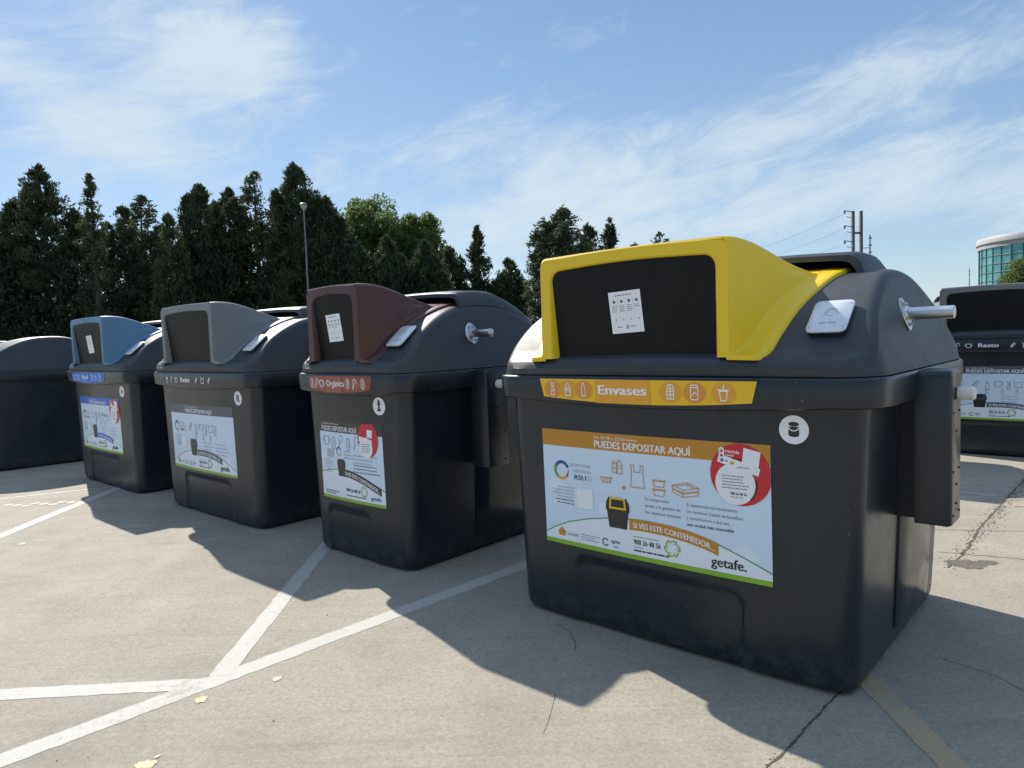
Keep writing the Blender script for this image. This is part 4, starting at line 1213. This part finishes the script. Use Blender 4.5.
# ------------------------------------------------------------------ trees
def foliage_mat(name, c0, c1, trans=0.35):
    mt = bpy.data.materials.new(name); mt.use_nodes = True
    t = NT(mt.node_tree); p = t.n['Principled BSDF']
    co = t.new('ShaderNodeTexCoord').outputs['Object']
    f = t.noise(co, 1.1, 4, 0.6); f2 = t.noise(co, 9, 3, 0.6)
    c = t.ramp(t.math('ADD', t.math('MULTIPLY', f, .6), t.math('MULTIPLY', f2, .4)), [(0.38, c0), (0.62, c1)])
    t.put(p.inputs['Base Color'], c)
    p.inputs['Roughness'].default_value = 0.7; p.inputs['Specular IOR Level'].default_value = 0.2
    tr = t.new('ShaderNodeBsdfTranslucent'); t.put(tr.inputs[0], t.mix(0.5, c, tuple(q * 1.6 for q in c1)))
    mx = t.new('ShaderNodeMixShader'); mx.inputs[0].default_value = trans
    t.l.new(p.outputs[0], mx.inputs[1]); t.l.new(tr.outputs[0], mx.inputs[2])
    t.l.new(mx.outputs[0], t.n['Material Output'].inputs[0])
    return mt
F_DARK = foliage_mat('dark_conifer_foliage', (0.026, 0.043, 0.024), (0.072, 0.094, 0.044), .20)
F_MID = foliage_mat('grey_green_conifer_foliage', (0.034, 0.052, 0.028), (0.085, 0.110, 0.052), .25)
F_LIGHT = foliage_mat('fresh_green_foliage', (0.055, 0.090, 0.028), (0.12, 0.17, 0.05), .45)
M_BARK = mat('bark', (0.075, 0.060, 0.048), 0.9, var=0.3, vscale=14)

def px_ground(px, Yd, py=330):
    """world x of image column px at depth Yd (measured near the horizon)"""
    d = pxdir(px, py); return d.x / d.y * Yd
def top_z(px, py, Yd):
    d = pxdir(px, py); return CAMH + d.z / d.y * Yd
def quads_mesh(name, C_, D, Wv, m_):
    """leaf quads from centres C_, half-length vectors D, half-width vectors Wv"""
    n = len(C_); V = np.empty((n, 4, 3))
    V[:, 0] = C_ - D - Wv * .35; V[:, 1] = C_ - D * .1 + Wv; V[:, 2] = C_ + D; V[:, 3] = C_ - D * .1 - Wv
    me = bpy.data.meshes.new(name)
    me.vertices.add(n * 4); me.vertices.foreach_set('co', V.reshape(-1))
    me.loops.add(n * 4); me.loops.foreach_set('vertex_index', np.arange(n * 4, dtype=np.int32))
    me.polygons.add(n); me.polygons.foreach_set('loop_start', np.arange(0, n * 4, 4, dtype=np.int32)); me.polygons.foreach_set('loop_total', np.full(n, 4, dtype=np.int32))
    me.materials.append(m_); me.update(calc_edges=True)
    return me
def unit(v): return v / np.maximum(np.linalg.norm(v, axis=-1, keepdims=True), 1e-9)

WIDEN = 1.3
def conifer(px, py, halfpx, Yd, m_, label, dens=1.0, style='cypress', seed=0, lean=0.0, low=0.02):
    r = np.random.default_rng(seed + 100)
    H_ = top_z(px, py, Yd); Rd = halfpx / FPX * Yd * WIDEN
    x0 = px_ground(px, Yd, py)
    t = thing('conifer_tree', (x0, Yd, 0), r.uniform(0, 6), label, 'tree', 'line of dark trees beyond the car park')
    mb = MB(); pts = [(0, 0, 0), (0, 0, H_ * .35), (.04 * Rd, 0, H_ * .7), (0, 0, H_ * .97)]
    mb.tube(pts, [.028 * H_ * .7, .02 * H_ * .7, .011 * H_ * .7, .02], 8)
    # one to five leaders, each with its own branches
    if style == 'spire': leaders = [(0, 0, 1, 1)]
    else:
        leaders = [(0, 0, 1, .80)]
        for q in range(4 if halfpx > 18 else 2):
            a = r.uniform(0, 2 * pi) if q > 1 else (0.1, pi)[q] - t.rotation_euler.z
            leaders.append((cos(a) * Rd * r.uniform(.38, .62), sin(a) * Rd * r.uniform(.38, .62), r.uniform(.74, .95), r.uniform(.45, .62)))
    allC, allB = [], []
    for li, (ox, oy, hs, rs) in enumerate(leaders):
        Hl, Rl = H_ * hs, Rd * rs
        if li: mb.tube([(ox * .3, oy * .3, H_ * .06), (ox, oy, Hl * .4), (ox, oy, Hl * .93)], [.014 * H_, .009 * H_, .015], 6)
        nb = int(190 * dens * (1 + Rl / 4) * (1 if li == 0 else .6))
        tt = low + (1 - low) * r.random(nb) ** 1.05
        if style == 'cypress': prof_ = np.interp(tt, [0, .1, .35, .6, .8, .93, 1], [.85, 1.0, .97, .82, .56, .28, .03])
        elif style == 'spire': prof_ = np.interp(tt, [0, .1, .4, .7, .9, 1], [1, .95, .68, .40, .16, .02])
        else: prof_ = np.interp(tt, [0, .15, .45, .75, .92, 1], [.9, 1.0, .94, .74, .42, .12])
        az_ = r.uniform(0, 2 * pi, nb)
        lob = 1 + .20 * np.sin(az_ * 3 + seed) + .18 * np.sin(tt * 21 + seed * 2 + az_)
        Ln = Rl * prof_ * lob * r.uniform(.62, 1.18, nb) + .10
        up = {'cypress': r.uniform(.35, 1.5, nb), 'spire': r.uniform(-.05, .55, nb), 'droop': r.uniform(.0, .8, nb)}[style]
        Ln = Ln * np.sqrt(1 + up ** 2)
        bdir = unit(np.stack([np.cos(az_), np.sin(az_), up], 1))
        base = np.stack([np.full(nb, ox), np.full(nb, oy), np.maximum(tt * Hl - Ln * up / np.sqrt(1 + up ** 2) * .8, .1)], 1)
        for i in r.choice(nb, min(nb, 40 if li == 0 else 16), replace=False):
            b0 = base[i]; b1 = b0 + bdir[i] * Ln[i] * .8
            mb.tube([b0, (b0 + b1) / 2, b1], [.035, .022, .008], 4, False)
        per = int(54 * dens)
        s_ = r.uniform(.22, 1.0, (nb, per)) ** .8
        cen = base[:, None] + bdir[:, None] * (Ln[:, None] * s_)[..., None]
        droop = {'cypress': .0, 'spire': -.10, 'droop': -.30}[style]
        cen[..., 2] += droop * (s_ ** 2) * Ln[:, None]
        spread = (.08 + .15 * Ln[:, None] * (1.12 - s_))[..., None]
        cen = cen + r.normal(0, 1, cen.shape) * spread * np.array([1, 1, .8])
        C_ = cen.reshape(-1, 3); B_ = np.broadcast_to(bdir[:, None], cen.shape).reshape(-1, 3)
        a_ = np.arctan2(C_[:, 1] - oy, C_[:, 0] - ox); hz = C_[:, 2]
        gap = np.sin(a_ * 2 + hz * 1.9 + seed + li) * np.sin(hz * 3.1 - a_ * 3 + seed * 1.7) + .5 * np.sin(hz * 5.3 + a_ * 4 + seed)
        rad_ = np.hypot(C_[:, 0] - ox, C_[:, 1] - oy); lim = np.maximum(0, (Hl - hz)) * {'cypress': .85, 'spire': .36, 'droop': 1.0}[style] + .06
        ok = ((gap > -.16) | (r.random(len(C_)) < .10)) & (rad_ < lim * r.uniform(.6, 1.5, len(C_))) & (hz < Hl * 1.01)
        allC.append(C_[ok]); allB.append(B_[ok])
    obj('trunk', mb.mesh('trunk', M_BARK, 0), t)
    C_ = np.concatenate(allC); B_ = np.concatenate(allB); n = len(C_)
    D = unit(B_ * .9 + r.normal(0, .55, (n, 3)) + np.array([0, 0, .35 if style != 'droop' else -.1])) * r.uniform(.07, .20, (n, 1)) * (Yd / 38)
    Wv = unit(np.cross(D, r.normal(0, 1, (n, 3)))) * r.uniform(.022, .058, (n, 1)) * (Yd / 38)
    k = C_[:, 2] > .05
    obj('crown', quads_mesh('crown', C_[k], D[k], Wv[k], m_), t)
    return t

def broadleaf(px, py, halfpx, Yd, m_, label, seed=0, bot=.25, n_cl=60, leaf=.13, group='line of dark trees beyond the car park'):
    r = np.random.default_rng(seed + 500)
    H_ = top_z(px, py, Yd); Rd = halfpx / FPX * Yd
    t = thing('broadleaf_tree', (px_ground(px, Yd, py), Yd, 0), r.uniform(0, 6), label, 'tree', group)
    mb = MB(); mb.tube([(0, 0, 0), (.1, 0, H_ * .3), (0, .1, H_ * .6)], [.03 * H_, .022 * H_, .01 * H_], 8)
    cz, rz_ = H_ * (1 + bot) / 2, H_ * (1 - bot) / 2
    d = unit(r.normal(0, 1, (n_cl, 3))); rad = r.uniform(.45, 1.0, (n_cl, 1)) ** .6
    cl = d * rad * np.array([Rd * .88, Rd * .88, rz_ * .88]) + np.array([0, 0, cz])
    cr = r.uniform(.16, .34, n_cl) * min(Rd, rz_)
    for i in range(0, n_cl, 2):
        mid = cl[i] * .5 + np.array([0, 0, H_ * .2]); mb.tube([(0, 0, H_ * .28), mid, cl[i]], [.05, .03, .01], 4, False)
    obj('trunk', mb.mesh('trunk', M_BARK, 0), t)
    per = 420
    off = unit(r.normal(0, 1, (n_cl, per, 3))) * (r.uniform(.35, 1.12, (n_cl, per, 1)) ** .7) * cr[:, None, None]
    C_ = (cl[:, None] + off).reshape(-1, 3); n = len(C_)
    D = unit(r.normal(0, 1, (n, 3))) * r.uniform(.6, 1.2, (n, 1)) * leaf; Wv = unit(np.cross(D, r.normal(0, 1, (n, 3)))) * r.uniform(.3, .6, (n, 1)) * leaf
    obj('crown', quads_mesh('crown', C_, D, Wv, m_), t)
    return t

conifer(-22, 196, 34, 37, F_DARK, 'dark conifer cut off by the left edge of the picture', 1.1, 'cypress', 1)
conifer(38, 165, 40, 38, F_DARK, 'tall dark conifer with rounded shoulders, first whole tree from the left', 1.35, 'cypress', 2)
conifer(89, 172, 20, 36, F_MID, 'slim airy conifer with thin pointed top, second from the left', .8, 'spire', 3)
conifer(122, 205, 22, 39, F_DARK, 'lower dark conifer just right of the slim airy one', .9, 'cypress', 4)
conifer(140, 194, 24, 38, F_MID, 'airy dark conifer with ragged double top, left of the gap of sky', .85, 'droop', 5)
conifer(168, 214, 17, 36, F_MID, 'low ragged conifer filling the dip left of the pointed dark one', .9, 'cypress', 6)
conifer(199, 183, 24, 38, F_DARK, 'pointed dark conifer at the right of the dip in the tree line', 1.1, 'cypress', 7)
conifer(228, 188, 22, 40, F_DARK, 'dark conifer squeezed between the pointed one and the wispy one', 1.0, 'cypress', 8)
conifer(254, 170, 27, 39, F_MID, 'tall wispy conifer with thin twigs at its top, left of the tallest', .95, 'droop', 9)
conifer(294, 163, 30, 38, F_DARK, 'tallest dense dark conifer right behind the lamp post', 1.45, 'cypress', 10)
conifer(326, 196, 22, 38, F_DARK, 'dense dark conifer touching the right side of the tallest one', 1.2, 'cypress', 11)
broadleaf(370, 194, 44, 44, F_LIGHT, 'bright green broadleaf tree rising behind the dark conifers, left one of two', 1, .1, 120)
broadleaf(412, 203, 38, 45, F_LIGHT, 'bright green broadleaf tree rising behind the dark conifers, right one of two', 2, .1, 110)
conifer(352, 238, 24, 38, F_DARK, 'dark conifer standing in front of the left bright green tree', 1.1, 'cypress', 12)
conifer(386, 236, 24, 38, F_DARK, 'dark conifer standing between the two bright green trees', 1.1, 'cypress', 13)
conifer(424, 240, 20, 38, F_DARK, 'dark conifer in front of the right bright green tree', 1.0, 'cypress', 14)
conifer(449, 246, 17, 40, F_MID, 'small loose tree in the dip left of the little spire-topped conifer', .8, 'cypress', 15)
conifer(477, 226, 19, 40, F_DARK, 'small conifer with a narrow spire top above the brown-hooded container', 1.0, 'spire', 16)
conifer(508, 258, 19, 40, F_DARK, 'lowest dark conifer just left of the yellow-hooded container', 1.0, 'cypress', 17)
conifer(562, 207, 33, 34, F_MID, 'large conifer with drooping arching branches over the left of the yellow hood', 1.3, 'droop', 18)
conifer(588, 224, 16, 38, F_DARK, 'dark conifer between the drooping one and the pointed small one above the yellow hood', .9, 'cypress', 19)
conifer(609, 216, 18, 38, F_MID, 'small pointed loose conifer seen above the middle of the yellow hood', .9, 'spire', 20)
conifer(635, 244, 12, 40, F_MID, 'tiny conifer tip barely above the yellow hood', .8, 'cypress', 21)
conifer(659, 231, 15, 40, F_MID, 'sparse twiggy tree top above the yellow hood, rightmost of the tree line', .55, 'droop', 22)
broadleaf(1040, 250, 44, 58, F_LIGHT, 'light green broadleaf tree in front of the round glass building', 5, .05, 70, .12, 'tree by the glass building')

# ------------------------------------------------------------------ lamps, pylons, wires, building
M_POLE = mat('grey_painted_steel', (0.16, 0.17, 0.18), 0.5, 0.4, var=0.1)
M_CONC = mat('weathered_concrete_pole', (0.10, 0.09, 0.075), 0.85, var=0.15)
M_WIRE = mat('wire', (0.06, 0.06, 0.065), 0.6)
M_GLOBE = mat('frosted_lamp_cover', (0.30, 0.31, 0.32), 0.35)
def lamp(px, py, Yd, rad, label):
    H_ = top_z(px, py, Yd); t = thing('street_lamp', (px_ground(px, Yd, py), Yd, 0), 0, label, 'street lamp', 'lamp posts by the trees')
    mb = MB(); mb.tube([(0, 0, 0), (0, 0, .6), (0, 0, .62), (0, 0, H_ - .25)], [rad * 1.6, rad * 1.5, rad, rad * .65], 12); obj('pole', mb.mesh('pole', M_POLE), t)
    mb = MB(); prof_ = [(0, -.24), (.05, -.23), (.07, -.19), (.13, -.10), (.145, -.03), (.13, .0)]
    mb.rings([[(max(a, .001) * cos(2 * pi * k / 16), max(a, .001) * sin(2 * pi * k / 16), H_ + b) for k in range(16)] for a, b in prof_]); obj('lamp_shade', mb.mesh('lamp_shade', M_GLOBE), t)
    mb = MB(); mb.rings([[(a * cos(2 * pi * k / 16), a * sin(2 * pi * k / 16), H_ + b) for k in range(16)] for a, b in ((.16, 0), (.165, .03), (.11, .08), (.03, .1))]); obj('lamp_cap', mb.mesh('lamp_cap', M_POLE), t)
lamp(303.5, 205, 31, .048, 'tall slim grey lamp post in front of the tallest dark conifer')
lamp(573, 236, 33, .035, 'thin pale lamp post against the drooping conifer above the yellow hood')

def pylon(px, py, Yd, label):
    H_ = top_z(px, py, Yd); t = thing('utility_pole', (px_ground(px, Yd, py), Yd, 0), 0, label, 'utility pole', 'power line poles')
    mb = MB()
    w_ = .62
    for sx in (-1, 1):
        mb.box(sx * w_ - .18, sx * w_ + .18, -.2, .2, 0, H_ - .3)
    for k in range(int(H_ / 3.6)): mb.box(-w_, w_, -.08, .08, k * 3.6 + 1.3, k * 3.6 + 1.6)
    obj('twin_pole', mb.mesh('twin_pole', M_CONC), t)
    mb = MB()
    tips = []
    for k in range(5):
        z = H_ - .4 - k * 2.3
        if z < 2: break
        mb = MB(); mb.tube([(-w_, 0, z), (-w_ - 1.3, 0, z + .2)], .07, 6); mb.tube([(-w_ - 1.3, 0, z + .25), (-w_ - 1.3, 0, z - .25)], .14, 6)
        tips.append(Vector((-w_ - 1.3, 0, z - .25)) + Vector(t.location))
        mb.tube([(-w_ - .3, 0, z - .9), (-w_ - 1.0, 0, z - .7)], .05, 6)
        obj('insulator_arm', mb.mesh('insulator_arm', M_POLE), t)
    mb = MB(); mb.tube([(2.0, 0, 0), (2.0, 0, H_ - 4)], .10, 8); mb.tube([(w_, 0, H_ - 6), (2.0, 0, H_ - 6)], .06, 6)
    for k in range(6): mb.tube([(1.8, 0, H_ - 4.5 - 1.1 * k), (2.25, 0, H_ - 4.5 - 1.1 * k)], .12, 6)
    obj('side_mast', mb.mesh('side_mast', M_POLE), t)
    return tips
t1 = pylon(857, 209, 110, 'twin utility pole with stubby arms above the lid of the yellow-hooded container')
t2 = pylon(690, 262, 190, 'far twin utility pole where the overhead wires end, behind the yellow hood')
for i, (a, b) in enumerate(zip(t1[:4], t2[:4])):
    mb = MB(); pts = []
    for k in range(17):
        s_ = k / 16; p_ = a.lerp(b, s_); p_.z -= 4 * 1.6 * s_ * (1 - s_); pts.append(p_)
    mb.tube(pts, .020, 4)
    org = t1[i]
    o = obj('overhead_wire', mb.mesh('overhead_wire', M_WIRE, 0))
    tag(o, ('topmost', 'second', 'third', 'lowest')[i] + ' thin overhead wire running left from the twin utility pole', 'wire', 'overhead wires')

def round_building(px_left, py_top, Yd):
    rad = 15.0
    xl = px_ground(px_left, Yd); cx = xl + rad
    H_ = top_z(px_left + 20, py_top, Yd)
    t = thing('glass_building', (cx, Yd, 0), 0, 'round office block with teal glass wall and pale top band at the right edge', 'building')
    t_m = bpy.data.materials.new('teal_curtain_glass'); t_m.use_nodes = True
    tn = NT(t_m.node_tree); p = tn.n['Principled BSDF']
    co = tn.new('ShaderNodeTexCoord').outputs['Object']
    vo = tn.noise(co, .35, 2, .5)
    tn.put(p.inputs['Base Color'], tn.ramp(vo, [(.35, (0.06, 0.22, 0.23)), (.65, (0.13, 0.36, 0.36))]))
    p.inputs['Roughness'].default_value = .12; p.inputs['Metallic'].default_value = .35
    M_BAND = mat('pale_parapet', (0.33, 0.335, 0.35), .6, var=.10, vscale=2)
    M_MULL = mat('dark_mullion', (0.035, 0.06, 0.07), .5)
    band = 2.3; nseg = 40
    def circ(r_, z, n=nseg): return [(r_ * cos(2 * pi * k / n), r_ * sin(2 * pi * k / n), z) for k in range(n)]
    mb = MB(); mb.rings([circ(rad - .3, 0), circ(rad - .3, H_ - band)]); obj('glass_wall', mb.mesh('glass_wall', t_m, 5), t)
    mb = MB(); mb.rings([circ(rad - .2, H_ - band, 96), circ(rad, H_ - band, 96), circ(rad + .05, H_ - band + .9, 96), circ(rad + .35, H_ - band + 1.0, 96), circ(rad + .35, H_ - .5, 96), circ(rad + .1, H_, 96), circ(rad - .8, H_, 96)]); obj('parapet', mb.mesh('parapet', M_BAND, 30), t)
    mb = MB()
    for k in range(nseg):
        a = 2 * pi * k / nseg; x, y = (rad - .28) * cos(a), (rad - .28) * sin(a)
        mb.tube([(x, y, 0), (x, y, H_ - band)], .12, 4)
    for j in range(1, int((H_ - band) / 1.75)):
        z = H_ - band - j * 1.75; c = circ(rad - .25, z) ; mb.tube(c + [c[0]], .09, 4, False)
    obj('mullions', mb.mesh('mullions', M_MULL, 0), t)
    # rooftop sign frame and small plant
    s1 = thing('rooftop_sign', (cx - rad * .80, Yd - rad * .55, H_), R(35), 'small white and gold sign letters on the edge of the round glass building roof', 'sign')
    mb = MB(); mb.box(-2.2, 2.2, -.05, .05, .0, .15)
    for q in (-2, -1, 0, 1, 2): mb.tube([(q, 0, 0), (q, 0, 1.6)], .06, 6)
    obj('frame', mb.mesh('frame', M_POLE), s1)
    mb = MB(); mb.tube([(-1.9, -.15, .3), (-1.3, -.15, 1.9), (-.7, -.15, .3)], .16, 6); mb.tube([(.1, -.15, 1.8), (.6, -.15, .4), (1.1, -.15, 1.9)], .16, 6)
    obj('white_shapes', mb.mesh('white_shapes', mat('sign_white', (.75, .74, .7), .5)), s1)
    mb = MB(); mb.tube([(-.5, -.2, 1.1), (-.5, -.4, 1.1)], .55, 16); obj('gold_disc', mb.mesh('gold_disc', mat('sign_gold', (.6, .42, .08), .4)), s1)
    s2 = thing('rooftop_unit', (cx - 2, Yd - rad * .9, H_), 0, 'small ventilation unit on the roof of the round glass building', 'ventilation unit')
    mb = MB(); mb.box(-1.3, 1.3, -.8, .8, 0, .8, bev=.05); obj('housing', mb.mesh('housing', M_BAND), s2); mb = MB(); mb.tube([(-.6, 0, .8), (-.6, 0, 1.5)], .18, 10); obj('pipe', mb.mesh('pipe', M_POLE), s2)
round_building(991, 236, 150)
# thin mast by the building
t = thing('antenna_mast', (px_ground(969, 130), 130, 0), 0, 'thin pale antenna mast left of the round glass building', 'mast')
Hm = top_z(969, 268, 130)
mb = MB(); mb.tube([(0, 0, 0), (0, 0, Hm)], [.16, .07], 6); obj('pole', mb.mesh('pole', M_GLOBE), t)
mb = MB()
for q in (.9, .95): mb.tube([(-.3, 0, Hm * q), (.3, 0, Hm * q)], .04, 5)
obj('antenna_bars', mb.mesh('antenna_bars', M_GLOBE), t)
